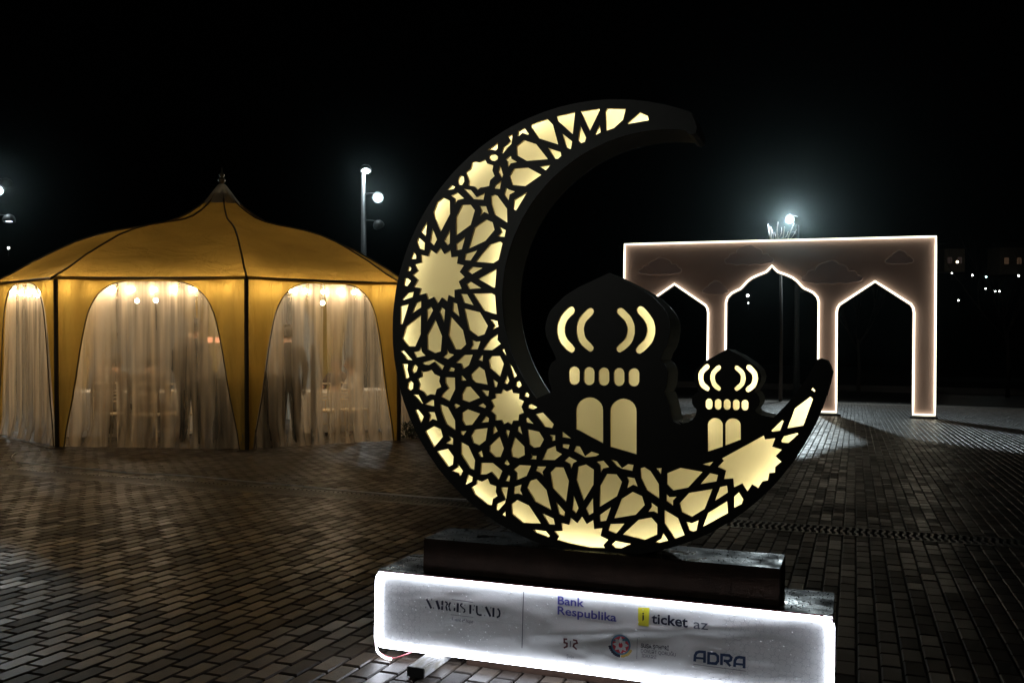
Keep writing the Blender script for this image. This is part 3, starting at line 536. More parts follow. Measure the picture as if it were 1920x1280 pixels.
# far kerb
k=MBuf(); k.box(-60,60,KERB_Y,KERB_Y+.35,-.3,.30,.02); kb=k.build('kerb',M_KERB,mw=gm()); kb['kind']='structure'
k=MBuf(); k.box(-60,60,35.85,36.15,-.05,.0045); kb=k.build('dark_drain_strip',M_PIT,mw=gm()); kb['kind']='structure'

# drain channel
dr=empty('drain_channel',gm(),'wavy steel drain grating running across the wet plaza','drain')
b=MBuf(); b.box(-15,8,DR0,DR0+.022,-.03,.001); b.build('edge_rail',M_STEEL,dr); b=MBuf(); b.box(-15,8,DR1-.022,DR1,-.03,.001); b.build('edge_rail',M_STEEL,dr)
b=MBuf(); b.box(-15,8,DR0+.022,DR1-.022,-.2,-.09); b.build('channel_floor',M_PIT,dr)
def wavebar():
    b=MBuf(); V=[];n=12; y0,y1=DR0+.024,DR1-.024
    for i in range(n+1):
        t=i/n; x=.011*math.sin(t*2*PI*1.5); y=y0+(y1-y0)*t; h=.010+.002*math.sin(t*22)
        V+= [(x-h,y,-.03),(x-h,y,-.001),(x+h,y,-.001),(x+h,y,-.03)]
    b.add(V,[(4*i+k,4*i+k+1,4*i+5+k,4*i+4+k) for i in range(n) for k in range(3)]); return b.build('grate_bar',M_STEEL,dr)
wb=wavebar(); xs=[-14.5+.0515*i for i in range(700)]; xs=[x for x in xs if vis(x,8.1,0,10,.1)][:299]
wb.location.x=xs[0]
for x in xs[1:]:
    o=wb.copy(); COL.objects.link(o); o.location.x=x
# cables
def catmull(P,k=6):
    o=[]
    for i in range(len(P)-1):
        a,b,c,d=P[max(i-1,0)],P[i],P[i+1],P[min(i+2,len(P)-1)]
        for j in range(k):
            t=j/k; o.append(tuple(.5*((2*b[q])+(-a[q]+c[q])*t+(2*a[q]-5*b[q]+4*c[q]-d[q])*t*t+(-a[q]+3*b[q]-3*c[q]+d[q])*t**3) for q in range(len(b))))
    o.append(P[-1]); return o
for P,lab in ((CABLE1,'thin pale cable curving to the foot of the left tent post'),(CABLE2,'thin white cable looping along the drain in front of the tent')):
    b=MBuf(); b.tube([(x,y,.010) for x,y in catmull(P)],.0055,6); tag(b.build('power_cable',M_CABLE,mw=gm(),smooth=True),lab,'cable')

# ------------------------------------------------------------------ moon sculpture
YM,YB,Y0=3.916,4.160,3.816
OUTL=pairs(OUTLINE); HL=[pairs(h) for h in HOLES]
# even out tiny duplicated points
moon=empty('crescent_lantern',gm(),'tall black crescent moon lantern with glowing cream fretwork and two domed towers','light sculpture')
fp=fill_sheet('fretwork_panel',OUTL,HL,.014,M_FRONT,moon,YM); fp.data.materials.append(mat('lit_raw_board_edge',(.30,.23,.12),.7))  # cut board edges coloured paler to put in light from the diffuser
for q in fp.data.polygons:
    if abs(q.normal.y)<.5: q.material_index=1
inner=poly_offset(OUTL,.004)
fill_sheet('diffuser',inner,[],0,M_DIFF,moon,YM+.016)
nO=len(OUTL); V=[(x,YM+.001,z) for x,z in OUTL]+[(x,YB,z) for x,z in OUTL]
Fc=[(i,(i+1)%nO,nO+(i+1)%nO,nO+i) for i in range(nO)]
area=sum(OUTL[i][0]*OUTL[(i+1)%nO][1]-OUTL[(i+1)%nO][0]*OUTL[i][1] for i in range(nO))
if area<0: Fc=[f[::-1] for f in Fc]
sh=obj('side_shell',V,Fc,M_SHELL,moon)
bk=fill_sheet('back_panel',OUTL,[],.004,M_SHELL,moon,YB)
M_LIN=mat('grey_lining',(.30,.29,.25),.8)
fill_sheet('back_lining',inner,[],.002,M_LIN,moon,YB-.004)
b=MBuf(); off=poly_offset(OUTL,.016); off=[p for i,p in enumerate(off) if i%1==0]
b.tube([(x,YM+.062,z) for x,z in off],.0045,5,closed=True); b.build('led_strip',M_STRIP,moon)

# ------------------------------------------------------------------ display base with banner
BX0,BX1,BT=-2.030,-.069,.385
base=empty('display_plinth',gm(),'low dark plinth with neon-edged silver sponsor banner under the crescent','plinth')
b=MBuf(); b.box(BX0+.004,BX1-.004,Y0+.004,4.185,.045,BT,.004); b.build('box_body',M_BROWN,base)
b=MBuf(); b.box(BX0+.004,BX1-.004,Y0+.004,4.185,BT+.0005,BT+.004); b.build('top_sheet',MB,base)
b=MBuf(); b.box(-1.60,BX1-.06,Y0+.03,4.12,.0,.0445); b.build('recessed_skirt',M_BROWN,base)
b=MBuf(); b.box(-1.828,-.273,Y0+.05,4.168,BT+.0045,.534,.004); b.build('upper_step',M_BROWN,base)
b=MBuf(); b.box(-1.826,-.275,Y0+.052,4.166,.5345,.5355); b.build('step_top_sheet',MB,base)
b=MBuf(); b.box(-1.775,-1.695,3.61,3.95,.001,.0446,.004); tb=b.build('bearer',M_TIMBER,base)
b=MBuf(); b.box(-1.774,-1.696,3.6075,3.6097,.003,.043); b.build('bearer_end',M_ENDG,base)
b=MBuf(); b.box(-.45,-.37,3.80,4.12,.001,.0446,.004); b.build('bearer',M_TIMBER,base)
# banner as a gently wrinkled sheet
bx0,bx1,bz0,bz1=BX0+.004,BX1-.004,.048,BT-.003; nx,nz=150,26; V=[]
from mathutils import noise as mn
for j in range(nz+1):
    for i in range(nx+1):
        s=i/nx;t=j/nz; x=bx0+(bx1-bx0)*s; z=bz0+(bz1-bz0)*t; e=min(1,min(s,1-s)*14)*min(1,(1-t)*4)*min(1,t*5)
        dy=.0035*mn.noise(Vector((x*3.2+z*2,z*9,1.3)))+.002*mn.noise(Vector((x*9-z*8,z*12,4)))
        # long sagging fold beside the right-hand lettering
        fx=(x+.75)/.35; fz=(z-(.255+.05*fx)); dy+=-.006*math.exp(-fx*fx*.6)*math.exp(-(fz/.020)**2)+.004*math.exp(-fx*fx*.6)*math.exp(-((fz+.035)/.018)**2)
        V.append((x,Y0-.001+min(.0025,dy*e),z))
me_b=obj('banner',V,[(j*(nx+1)+i,j*(nx+1)+i+1,(j+1)*(nx+1)+i+1,(j+1)*(nx+1)+i) for j in range(nz) for i in range(nx)],M_VINYL,base,True)
banner=me_b
BV=np.array(V).reshape(nz+1,nx+1,3)
def by(x,z):
    i=min(max((x-bx0)/(bx1-bx0)*nx,0),nx-1e-6); j=min(max((z-bz0)/(bz1-bz0)*nz,0),nz-1e-6); a,c=int(i),int(j); s,t=i-a,j-c
    return float((BV[c,a,1]*(1-s)+BV[c,a+1,1]*s)*(1-t)+(BV[c+1,a,1]*(1-s)+BV[c+1,a+1,1]*s)*t)
def drape(me,lift=.0018):
    for v in me.vertices: v.co.y=by(v.co.x,v.co.z)-lift
for s,x0,z0,x1,z1,hh,bold,col,shr in TEXTS:
    me=text_mesh(s,bold,shr); co=np.array([v.co[:] for v in me.vertices]); 
    ref='k' if s in('Bank','ticket') else ('a' if s=='az' else None)
    w_=co[:,0].max()-co[:,0].min()
    cap=text_mesh({'Respublika':'R','Bank':'B','ticket':'k','az':'z','i':'l','A vent of hope':'A','Şuşa':'S'}.get(s,'H')); cc=np.array([v.co[:] for v in cap.vertices]); ch=cc[:,1].max()
    L0=Vector((x0*.001,z0*.001)); L1=Vector((x1*.001,z1*.001)); sx=(L1-L0).length/w_; sz=hh*.001/ch; ux=(L1-L0).normalized()
    if s=='i': sx=sz
    mnx=co[:,0].min()
    for v in me.vertices:
        X=(v.co.x-mnx)*sx; Z=v.co.y*sz; p=L0+ux*X+Vector((0,1))*Z; v.co=(p.x,0,p.y)
    bm=bmesh.new(); bm.from_mesh(me); bmesh.ops.triangulate(bm,faces=bm.faces[:]); bm.to_mesh(me); bm.free()
    drape(me); me.materials.clear(); me.materials.append(INK[col]); me.name='printed_word'
    o=link(bpy.data.objects.new('printed_word',me),banner)
for nm,col,sts in STROKES:
    b=MBuf()
    for s in sts:
        P=[(s[i]*.001,s[i+1]*.001) for i in range(1,len(s),2)]; P2=[P[0]]
        for q in P[1:]:
            a=P2[-1]; 
            for k in range(1,4): P2.append((a[0]+(q[0]-a[0])*k/3,a[1]+(q[1]-a[1])*k/3))
        stroke_sheet(b,P2,s[0]*.001*(1.6 if nm=='letter' else 1.6),0)
    o=b.build(nm,INK[col],banner); drape(o.data,.0018)
def flat(name,polys,col,lift=.0009):
    b=MBuf()
    for p in polys: b.add([(x,0,z) for x,z in p],[tuple(range(len(p)))])
    o=b.build(name,INK[col],banner); drape(o.data,lift); return o
flat('yellow_box',[pairs([c for p in YBOX for c in p])],'yellow',.0011)
ex,ez=EMBLEM[0][0]*.001,EMBLEM[0][1]*.001; er=.0415
def circ(r,a0=0,a1=2*PI,n=28): return [(ex+r*math.cos(a0+(a1-a0)*k/n),ez+r*math.sin(a0+(a1-a0)*k/n)) for k in range(n)]
def ringseg(r0,r1,a0,a1,jag=0,n=16):
    o=[]
    for k in range(n):
        A=a0+(a1-a0)*k/n;B=a0+(a1-a0)*(k+1)/n; j=jag*(k%2)
        o.append([(ex+r0*math.cos(A),ez+r0*math.sin(A)),(ex+r0*math.cos(B),ez+r0*math.sin(B)),(ex+(r1+jag-j)*math.cos(B),ez+(r1+jag-j)*math.sin(B)),(ex+(r1+j)*math.cos(A),ez+(r1+j)*math.sin(A))][::-1])
    return o
flat('wreath_branch',ringseg(er*.99,er*1.24,R(190),R(268),.003),'navy',.0012); flat('wreath_branch',ringseg(er*.99,er*1.22,R(272),R(340),.003),'gold',.0012)
flat('emblem_rim',[circ(er)[::-1]],'teal',.0014); flat('emblem_disc',[circ(er*.84)[::-1]],'red',.0017)
st8=[]
for k in range(16): 
    r_=er*(.82 if k%2==0 else .50); a=R(90)+k*PI/8; st8.append((ex+r_*math.cos(a),ez+r_*math.sin(a)))
flat('emblem_star',[[(ex,ez),st8[(k+1)%16],st8[k]] for k in range(16)],'grey',.0020)
flat('emblem_flame',[[(ex-.0075,ez-.008),(ex,ez-.014),(ex+.0075,ez-.008),(ex+.009,ez),(ex+.005,ez+.008),(ex,ez+.017),(ex-.005,ez+.008),(ex-.009,ez)][::1]],'red',.0023)
# neon tube round the banner
def rrect(x0,x1,z0,z1,r,n=6):
    o=[]
    for cx,cz,a in ((x1-r,z1-r,0),(x0+r,z1-r,PI/2),(x0+r,z0+r,PI),(x1-r,z0+r,1.5*PI)):
        for k in range(n+1): o.append((cx+r*math.cos(a+PI/2*k/n),cz+r*math.sin(a+PI/2*k/n)))
    return o
b=MBuf(); P=rrect(BX0+.005,BX1-.005,.052,BT-.006,.035)
Q=[]
for i in range(len(P)):
    a,c=P[i],P[(i+1)%len(P)]; d=math.hypot(c[0]-a[0],c[1]-a[1]); m_=max(1,int(d/.07))
    for k in range(m_): Q.append((a[0]+(c[0]-a[0])*k/m_,Y0-.013+.0,a[1]+(c[1]-a[1])*k/m_))
b.tube(Q,.0092,8,closed=True); b.build('neon_tube',M_NEON,base,True)
b=MBuf(); Z=BT-.0
b.tube([(BX0+.03,Y0-.0255,BT+.0030),(-1.4,Y0-.0256,BT+.0026),(-.7,Y0-.0255,BT+.0030),(BX1-.05,Y0-.0255,BT+.0026),(BX1-.005,Y0-.0255,BT-.010),(BX1+.0015,Y0-.010,BT-.04),(BX1+.0035,Y0-.010,.2),(BX1+.002,Y0-.010,.06)],.0028,6); b.build('pink_backing_strip',M_WIRE,base,True)
b=MBuf(); b.box(BX0+.012,BX1-.012,Y0-.0245,Y0-.001,BT+.0020,BT+.0065); b.build('neon_housing',MB,base)
b=MBuf(); b.tube(catmull([(BX0+.002,Y0-.013,.075),(BX0+.012,Y0-.022,.035),(BX0+.06,Y0-.035,.016),(BX0+.11,Y0-.04,.013),(BX0+.15,Y0-.02,.025),(BX0+.18,Y0+.02,.038)]),.0035,6); b.build('hanging_wire',M_WIRE,base,True)
b=MBuf(); b.tube(catmull([(BX0+.006,Y0-.016,.072),(BX0+.02,Y0-.028,.030),(BX0+.065,Y0-.045,.012),(BX0+.10,Y0-.05,.010)]),.0045,6); b.build('neon_tail',M_NEON,base,True)
# rain drops
def drops(n,fn,rmin,rmax,parent):
    b=MBuf(); bm=bmesh.new(); bmesh.ops.create_icosphere(bm,subdivisions=1,radius=1); vs=[v.co.copy() for v in bm.verts]; fs=[[q.index for q in f.verts] for f in bm.faces]; bm.free()
    for _ in range(n):
        c,nr=fn(); r=random.uniform(rmin,rmax)*random.choice((.6,1,1)); st=Vector((1,1,1)); nr=Vector(nr)
        b.add([Vector(c)+Vector((v.x*r,v.y*r,v.z*r))*1.0-nr*(nr.dot(v)*r*.45) for v in vs],fs)
    o=b.build('rain_drops',M_WATER,parent,True); o['kind']='stuff'; return o
def f1():
    x=random.uniform(bx0+.03,bx1-.03); z=bz0+.02+(bz1-bz0-.05)*random.random()**1.8; return (x,by(x,z)-.0012,z),(0,-1,0)
INK['faint']=mat('ink_faint',(.36,.37,.40),.4)
def girih(xa,xb):
    b=MBuf(); nx_=int((xb-xa)/.058)
    for i in range(nx_+1):
        for j in range(5):
            cx,cz=xa+.029+i*.058,.078+j*.058
            P=[(cx+(.021 if k%2==0 else .013)*math.cos(k*PI/8),cz+(.021 if k%2==0 else .013)*math.sin(k*PI/8)) for k in range(17)]
            P=[p for p in P if xa<p[0]<xb]
            if len(P)>2: stroke_sheet(b,P,.0013,0)
            for k in range(8):
                a=k*PI/4; stroke_sheet(b,[(cx+.021*math.cos(a),cz+.021*math.sin(a)),(cx+.030*math.cos(a+.12),cz+.030*math.sin(a+.12))],.0012,0)
    o=b.build('printed_lattice',INK['faint'],banner); drape(o.data,.0016)
girih(BX0+.03,BX0+.22); girih(BX1-.42,BX1-.03)
drops(520,f1,.0012,.0030,base)
M_DROP=mat('clear_drop',(.015,.015,.015),.05,spec=1.0)
def f2():
    while True:
        x=random.uniform(BX0+.01,BX1-.01); y=random.uniform(Y0+.01,4.18)
        if x<-1.83 or x>-.27 or y<Y0+.05: return (x,y,BT+.0045),(0,0,1)
drops(420,f2,.0015,.0040,base).data.materials[0]=M_DROP
drops(330,lambda:((random.uniform(-1.82,-.28),random.uniform(Y0+.055,4.13),.536),(0,0,1)),.0015,.0040,base).data.materials[0]=M_DROP

# ------------------------------------------------------------------ arch gate
YA=26.3; TH=.16
gate=empty('arch_gate',gm(),'pink triple-arch gate outlined in white neon behind the crescent','gate')
def m3(p): return (p[0]*.001,p[1]*.001)
Lx,Rx,TopL,TopR,Bz=-6.176,1.95,4.676,4.655,.07
midp=[m3(p) for p in ARCH['mid']][1:-1]
cxm=-2.106
sym=[(x,z) for x,z in midp if x>=cxm-.002]
left=[(2*cxm-x,z) for x,z in sym[::-1]][1:]
mid=[(cxm+1.178,Bz)]+[(cxm+1.172,2.98)]+[p for p in sym[1:]]+left[:-1]+[(cxm-1.172,2.98),(cxm-1.178,Bz)]
def pointed(cx):
    return [(cx+.905,Bz),(cx+.905,2.70),(cx+.885,2.81),(cx+.84,2.89),(cx,3.475),(cx-.84,2.89),(cx-.885,2.81),(cx-.905,2.70),(cx-.905,Bz)]
rightp=pointed(.486); leftp=pointed(-4.728)
outl=[(Lx,TopL),(Lx,Bz)]+leftp[::-1]+mid[::-1]+rightp[::-1]+[(Rx,Bz),(Rx,TopR)]
fill_sheet('pink_board',outl,[],.02,M_PANEL,gate,YA)
n=len(outl); V=[(x,YA+.021,z) for x,z in outl]+[(x,YA+TH,z) for x,z in outl]
obj('edge_frame',V,[(i,(i+1)%n,n+(i+1)%n,n+i) for i in range(n)],M_PSIDE,gate)
ins=poly_offset(outl,.035)
def densify(P,step=.25):
    o=[]
    for i in range(len(P)):
        a,c=P[i],P[(i+1)%len(P)]; d=math.hypot(c[0]-a[0],c[1]-a[1]); m_=max(1,int(d/step))
        for k in range(m_): o.append((a[0]+(c[0]-a[0])*k/m_,a[1]+(c[1]-a[1])*k/m_))
    return o
b=MBuf(); b.tube([(x,YA-.040,z) for x,z in densify(ins)],.024,6,closed=True); b.build('neon_outline',M_NEONA,gate,True)
def cloud(x0,z0,x1,z1,seed):
    rr=random.Random(seed); W_,H_=x1-x0,z1-z0; P=[]
    # puffs along the top, a gently scalloped underside
    tops=[(0.0,.10),(.07,.42),(.22,.62),(.40,1.0),(.62,.90),(.78,.55),(.92,.38),(1.0,.12)]
    if seed%2: tops=[(1-a,h) for a,h in tops[::-1]]
    for (a,h),(c,g) in zip(tops[:-1],tops[1:]):
        for k in range(7):
            t=k/7; bul=.13*math.sin(PI*t); dx,dz=c-a,g-h; ln=math.hypot(dx,dz) or 1
            P.append((x0+W_*(a+dx*t-dz/ln*bul*.35),z0+H_*(h+dz*t+abs(dx)/ln*bul)))
    P.append((x1,z0+.12*H_))
    for k in range(1,20):
        t=k/20; P.append((x1-W_*t,z0+H_*(.12*(abs(2*t-1))**4+.06*abs(math.sin(t*PI*4)))-.02))
    q=[P[0]]
    for p in P[1:]:
        if abs(p[0]-q[-1][0])+abs(p[1]-q[-1][1])>.004: q.append(p)
    o=fill_sheet('cloud_cutout',q,[],.006,M_CLOUD,gate,YA-.008)
    b=MBuf(); b.tube([(x,YA-.008,z) for x,z in q],.008,5,closed=True); b.build('cloud_rim_highlight',M_RIM,o,True)  # added rim, coloured paler to put in the highlight along the relief edge
    return o
for i,(a_,b_,c_,d_) in enumerate(CLOUDS): cloud(a_*.001,b_*.001,c_*.001,d_*.001,i+1)
for x in (-5.91,-3.55,-.66,1.66):
    b=MBuf(); b.box(x-.33,x+.33,YA-.18,YA+.32,.004,.05,.01); b.build('foot_plate',M_DARK,gate)
    b=MBuf(); b.box(x-.2,x+.2,YA+.03,YA+TH-.02,.05,.072); b.build('leg_block',M_PSIDE,gate)

# ------------------------------------------------------------------ tent
TC=Vector((-5.073,16.651)); TR=3.519; TE=2.012; PH=-1.18415
tent=empty('pavilion_tent',Matrix.Translation((TC.x,TC.y,ground_z(*TC))),'octagonal yellow pavilion tent glowing from inside, with sheer curtains','tent')
Tz=ground_z(*TC)
def corner(k,r=TR): a=PH+k*PI/4; return Vector((TC.x+r*math.cos(a),TC.y+r*math.sin(a)))
def tobj(b,name,m,smooth=False):
    o=b.build(name,m,None,smooth); o.parent=tent; o.matrix_parent_inverse=tent.matrix_world.inverted(); return o
PROF=[(3.60,1.985),(3.50,2.04),(3.30,2.15),(2.98,2.36),(2.64,2.55),(2.34,2.71),(2.03,2.83),(1.73,2.915),(1.43,2.98),(1.18,3.03),(.93,3.09),(.72,3.17),(.53,3.28),(.38,3.39),(.25,3.51),(.18,3.60)]
NS=9
for k in range(8):
    a0=PH+k*PI/4; a1=a0+PI/4; b=MBuf(); V=[]
    for r,z in PROF:
        for j in range(NS+1):
            s=j/NS; p=Vector((math.cos(a0),math.sin(a0)))*(1-s)+Vector((math.cos(a1),math.sin(a1)))*s
            sag=math.sin(PI*s)*(.10 if r>.6 and r<3.2 else .03)*min(1,r/1.5)
            V.append((TC.x+p.x*r,TC.y+p.y*r,z-sag+.008*mn.noise(Vector((p.x*r*3,p.y*r*3,k)))))
    b.add(V,[(i*(NS+1)+j,i*(NS+1)+j+1,(i+1)*(NS+1)+j+1,(i+1)*(NS+1)+j) for i in range(len(PROF)-1) for j in range(NS)])
    tobj(b,'roof_panel',M_ROOF,True)
    b=MBuf(); b.tube([(TC.x+math.cos(a0)*r,TC.y+math.sin(a0)*r,z+.012) for r,z in PROF],[.015]*len(PROF),6); tobj(b,'roof_seam',M_FRAME,True)
    c0=corner(k);c1=corner(k+1); gz=ground_z(c0.x,c0.y)
    b=MBuf(); d=(c0-TC).normalized(); 
    b.tube([(c0.x,c0.y,gz),(c0.x,c0.y,TE)],.032,8); tobj(b,'post',M_FRAME,True)
    b=MBuf(); b.tube([(c0.x,c0.y,TE-.01),(c1.x,c1.y,TE-.01)],.021,6); tobj(b,'eave_beam',M_FRAME)
    b=MBuf(); b.box(-.11,.11,-.11,.11,0,.012); o=tobj(b,'foot_plate',M_FRAME); o.matrix_world=Matrix.Translation((c0.x,c0.y,gz+.003))
    # wall panel: yellow cloth with a bell-shaped opening
    t=(c1-c0); w2=t.length/2; t.normalize(); nrm=Vector((t.y,-t.x)); 
    if nrm.dot(c0-TC)<0: nrm=-nrm
    mc=(c0+c1)/2; 
    prof=[(0.0,.925),(.015,.92),(.10,.90),(.29,.83),(.42,.79),(.57,.75),(.66,.72),(.75,.685),(.80,.66),(.846,.625),(.88,.59),(.91,.55),(.94,.49),(.962,.43),(.978,.35),(.988,.26),(.992,.15),(.994,0)]
    def W(s,h,inn=0.0): # s in -1..1 across, h 0..1 up
        x,y=mc.x+t.x*w2*s,mc.y+t.y*w2*s; x-=nrm.x*inn; y-=nrm.y*inn; g=ground_z(x,y)+.012; return (x,y,g+(TE-.02-g)*h)
    b=MBuf()
    for sg in (-1,1):
        V=[];m_=6
        for h,e in prof:
            for j in range(m_+1):
                s=e+(1-e)*j/m_; V.append(W(sg*s,h,.012*math.sin(j*2.2+h*3)+.02*(1-h)))
        V+= [W(sg*(j/m_),1.0) for j in range(m_+1)]
        q=[(i*(m_+1)+j,i*(m_+1)+j+1,(i+1)*(m_+1)+j+1,(i+1)*(m_+1)+j) for i in range(len(prof)) for j in range(m_)]
        b.add(V,q)
    tobj(b,'wall_cloth',M_FAB,True)
    b=MBuf(); P=[W(-e,h,-.012) for h,e in prof]+[W(e,h,-.012) for h,e in prof[::-1][1:]]; b.tube(P,.009,5); tobj(b,'opening_trim',M_FRAME,True)
    # two sheer curtains that part at the middle
    rr=random.Random(40+k)
    for sg in (-1,1):
        b=MBuf(); V=[]; nj,ni=74,14; ph_=[rr.uniform(0,6) for _ in range(4)]; gap=-.012 if k!=0 else .022
        for i in range(ni+1):
            h=i/ni
            for j in range(nj+1):
                s=j/nj; ss_=gap*(1 if .12<h<.9 else .2)+(.97-gap)*s; 
                fold=(.018*math.sin(s*62+ph_[0]+1.2*math.sin(s*9+ph_[1]))+.016*math.sin(s*31+ph_[2]))*(.45+.75*(1-h))
                side=.02*math.sin(s*25+ph_[3]+h*2)*(1-h)*.4
                hh=h*1.0-(.0 if h>0 else 0)
                flare=.16*max(0,(.12-h)/.12)*(.5+.5*math.sin(s*17+ph_[3]))
                V.append(W(sg*min(.985,ss_+side),max(.004,hh*.992),.065+fold*(.35+.65*(1-h))-flare*.5))
        b.add(V,[(i*(nj+1)+j,i*(nj+1)+j+1,(i+1)*(nj+1)+j+1,(i+1)*(nj+1)+j) for i in range(ni) for j in range(nj)])
        tobj(b,'sheer_curtain',M_SHEER,True)
b=MBuf(); b.lathe([(.31,3.44),(.285,3.50),(.215,3.59),(.15,3.68),(.085,3.765),(.05,3.80),(.0,3.805)],20,(TC.x,TC.y,0)); tobj(b,'peak_cap',M_CAP,True)
b=MBuf(); b.lathe([(.0,3.78),(.03,3.79),(.03,3.82),(.055,3.84),(.065,3.87),(.05,3.90),(.025,3.915),(.04,3.94),(.05,3.96),(.035,3.985),(.018,3.995),(.014,4.04),(.006,4.09),(0,4.10)],14,(TC.x,TC.y,0)); tobj(b,'finial',mat('brass_finial',(.25,.2,.12),.35,.8),True)

# festoon lights inside every wall
def sphere(b,c,r,n=8,sz=1.0):
    b.lathe([(r*math.sin(PI*i/n),-r*sz*math.cos(PI*i/n)) for i in range(n+1)],10,c)
wn=['front','front right','right','back right','back','back left','left','front left']
sides=[(k+1)%8 for k in range(-2,6)]
names={7:'front wall',0:'right-hand wall',1:'far right wall',2:'back right wall',3:'back wall',4:'back left wall',5:'far left wall',6:'left-hand wall'}
for k in (5,6,7,0,1):
    c0,c1=corner(k,TR-.15),corner(k+1,TR-.15); t=(c1-c0); Lw=t.length; t.normalize()
    o=empty('festoon_light',Matrix.Translation((c0.x,c0.y,1.93)),'string of round warm bulbs inside the tent along its %s'%names[k],'string light','string lights under the tent eaves')
    inv=o.matrix_world.inverted(); b=MBuf(); pts=[]
    for i in range(29):
        s=i/28; pts.append((c0.x+t.x*Lw*s,c0.y+t.y*Lw*s,1.955-.035*math.sin(PI*s)))
    b.tube(pts,.006,5); q=b.build('wire',M_FRAME,None); q.parent=o; q.matrix_parent_inverse=inv
    for i in range(9):
        s=(i+.5+random.uniform(-.12,.12))/9; x,y=c0.x+t.x*Lw*s,c0.y+t.y*Lw*s; z=1.955-.035*math.sin(PI*s)
        b=MBuf(); b.tube([(x,y,z),(x,y,z-.05)],.014,6); q=b.build('socket',M_FRAME,None); q.parent=o; q.matrix_parent_inverse=inv
        b=MBuf(); sphere(b,(x,y,z-.075),.029); e=b.build('bulb',M_BULB,None,True); e.parent=q; e.matrix_world=Matrix()
for u,v,y,lab in ((257,564,17.5,'left one of two tiny pendant bulbs below the front string lights'),(292,563,17.5,'right one of two tiny pendant bulbs below the front string lights'),(605,568,17.0,'small pendant bulb seen through the right-hand tent window')):
    p=ray_to(u,v,y); o=empty('pendant_bulb',Matrix.Translation(p),lab,'light bulb'); b=MBuf(); b.tube([(0,0,.03),(0,0,.9)],.004,5); b.build('cord',M_FRAME,o); b=MBuf(); sphere(b,(0,0,0),.035); b.build('bulb',M_PEND,o,True)

# ------------------------------------------------------------------ furniture and people in the tent
def place(u,y): x=px_x(u,y); return Vector((x,y,ground_z(x,y)))
def chair(u,y,rz,label):
    p=place(u,y); o=empty('banquet_chair',Matrix.Translation(p)@Matrix.Rotation(rz,4,'Z'),label,'chair','pale ladder-back chairs in the tent')
    b=MBuf(); b.box(-.2,.2,-.2,.2,.43,.46,.01); b.build('seat',M_GOLD,o)
    for sx in (-1,1):
        b=MBuf(); b.tube([(sx*.17,.17,.43),(sx*.19,.2,0)],[.014,.011],6); b.build('leg',M_GOLD,o)
        b=MBuf(); b.tube([(sx*.17,-.18,.92),(sx*.175,-.18,.45),(sx*.19,-.22,0)],[.013,.014,.011],6); b.build('leg',M_GOLD,o)
        b=MBuf(); b.tube([(sx*.18,.185,.2),(sx*.182,-.2,.2)],.008,5); b.build('stretcher',M_GOLD,o)
    for z in (.915,.80,.755,.70,.64):
        b=MBuf(); b.tube([(-.17,-.18,z),(-.08,-.20,z-.008),(.08,-.20,z-.008),(.17,-.18,z)],.012 if z>.9 else .008,5); b.build('back_rail',M_GOLD,o)
    for x in (-.07,0,.07):
        b=MBuf(); b.tube([(x,-.197,.64),(x,-.19,.45)],.006,5); b.build('back_spindle',M_GOLD,o)
    return o
chair(279,14.25,0,'pale chair with ladder back nearest the middle of the front tent window')
chair(204,14.35,.1,'pale ladder-back chair at the left of the front tent window')
chair(342,14.5,-.1,'pale ladder-back chair hidden behind the standing man in dark suit')
chair(618,16.0,-.5,'upright pale chair in the right tent window, left of two')
chair(664,16.4,-.9,'pale chair turned sideways in the right tent window, right of two')
def table(u,y,w_,d_,label,rz=0):
    p=place(u,y); o=empty('banquet_table',Matrix.Translation(p)@Matrix.Rotation(rz,4,'Z'),label,'table')
    b=MBuf(); b.box(-w_/2,w_/2,-d_/2,d_/2,.72,.75,.006); b.build('tabletop',M_WHITE,o)
    b=MBuf(); V=[];P=rrect(-w_/2-.01,w_/2+.01,-d_/2-.01,d_/2+.01,.05,4); m_=len(P)
    PP=densify(P,.08); m_=len(PP)
    for zz,a_ in ((.752,0),(.5,.4),(.25,.8),(.06,1)):
        for i,(x,yy) in enumerate(PP): q=1+.03*a_*math.sin(i*1.3); V.append((x*q,yy*q,zz))
    b.add(V,[(r_*m_+i,r_*m_+(i+1)%m_,(r_+1)*m_+(i+1)%m_,(r_+1)*m_+i) for r_ in range(3) for i in range(m_)]); b.build('table_skirt',M_WHITE,o,True)
    for sx in (-1,1):
        for sy in (-1,1): b=MBuf(); b.tube([(sx*(w_/2-.08),sy*(d_/2-.08),0),(sx*(w_/2-.08),sy*(d_/2-.08),.72)],.02,6); b.build('leg',M_FRAME,o)
    return o
table(235,15.2,2.0,.8,'long table under white cloth beyond the seated guests in the front window')
table(640,17.0,1.6,.8,'white clothed table beyond the chairs in the right tent window',.5)
p=place(458,13.95)
o=empty('serving_counter',Matrix.Translation(p)@Matrix.Rotation(R(22),4,'Z'),'dark waist-high counter standing inside the tent corner between the two windows','counter')
b=MBuf(); b.box(-.44,.44,-.2,.2,0,1.06,.01); b.build('body',M_DARK,o); b=MBuf(); b.box(-.47,.47,-.22,.22,1.062,1.10,.008); b.build('countertop',M_DARK,o)
def glass(u,v,y,label,cat='glass'):
    p=ray_to(u,v,y); b=MBuf(); b.lathe([(.028,-.05),(.03,.0),(.034,.05)],10); return tag(b.build('drinking_glass',mat('clear_glass',(.9,.9,.9),.05),None,True,Matrix.Translation(p)),label,cat,'glasses on the tent tables')
for u,v,lab in ((281,693,'left of two bright glasses on the table in the front window'),(289,692,'right of two bright glasses on the table in the front window')): glass(u,v,15.0,lab)
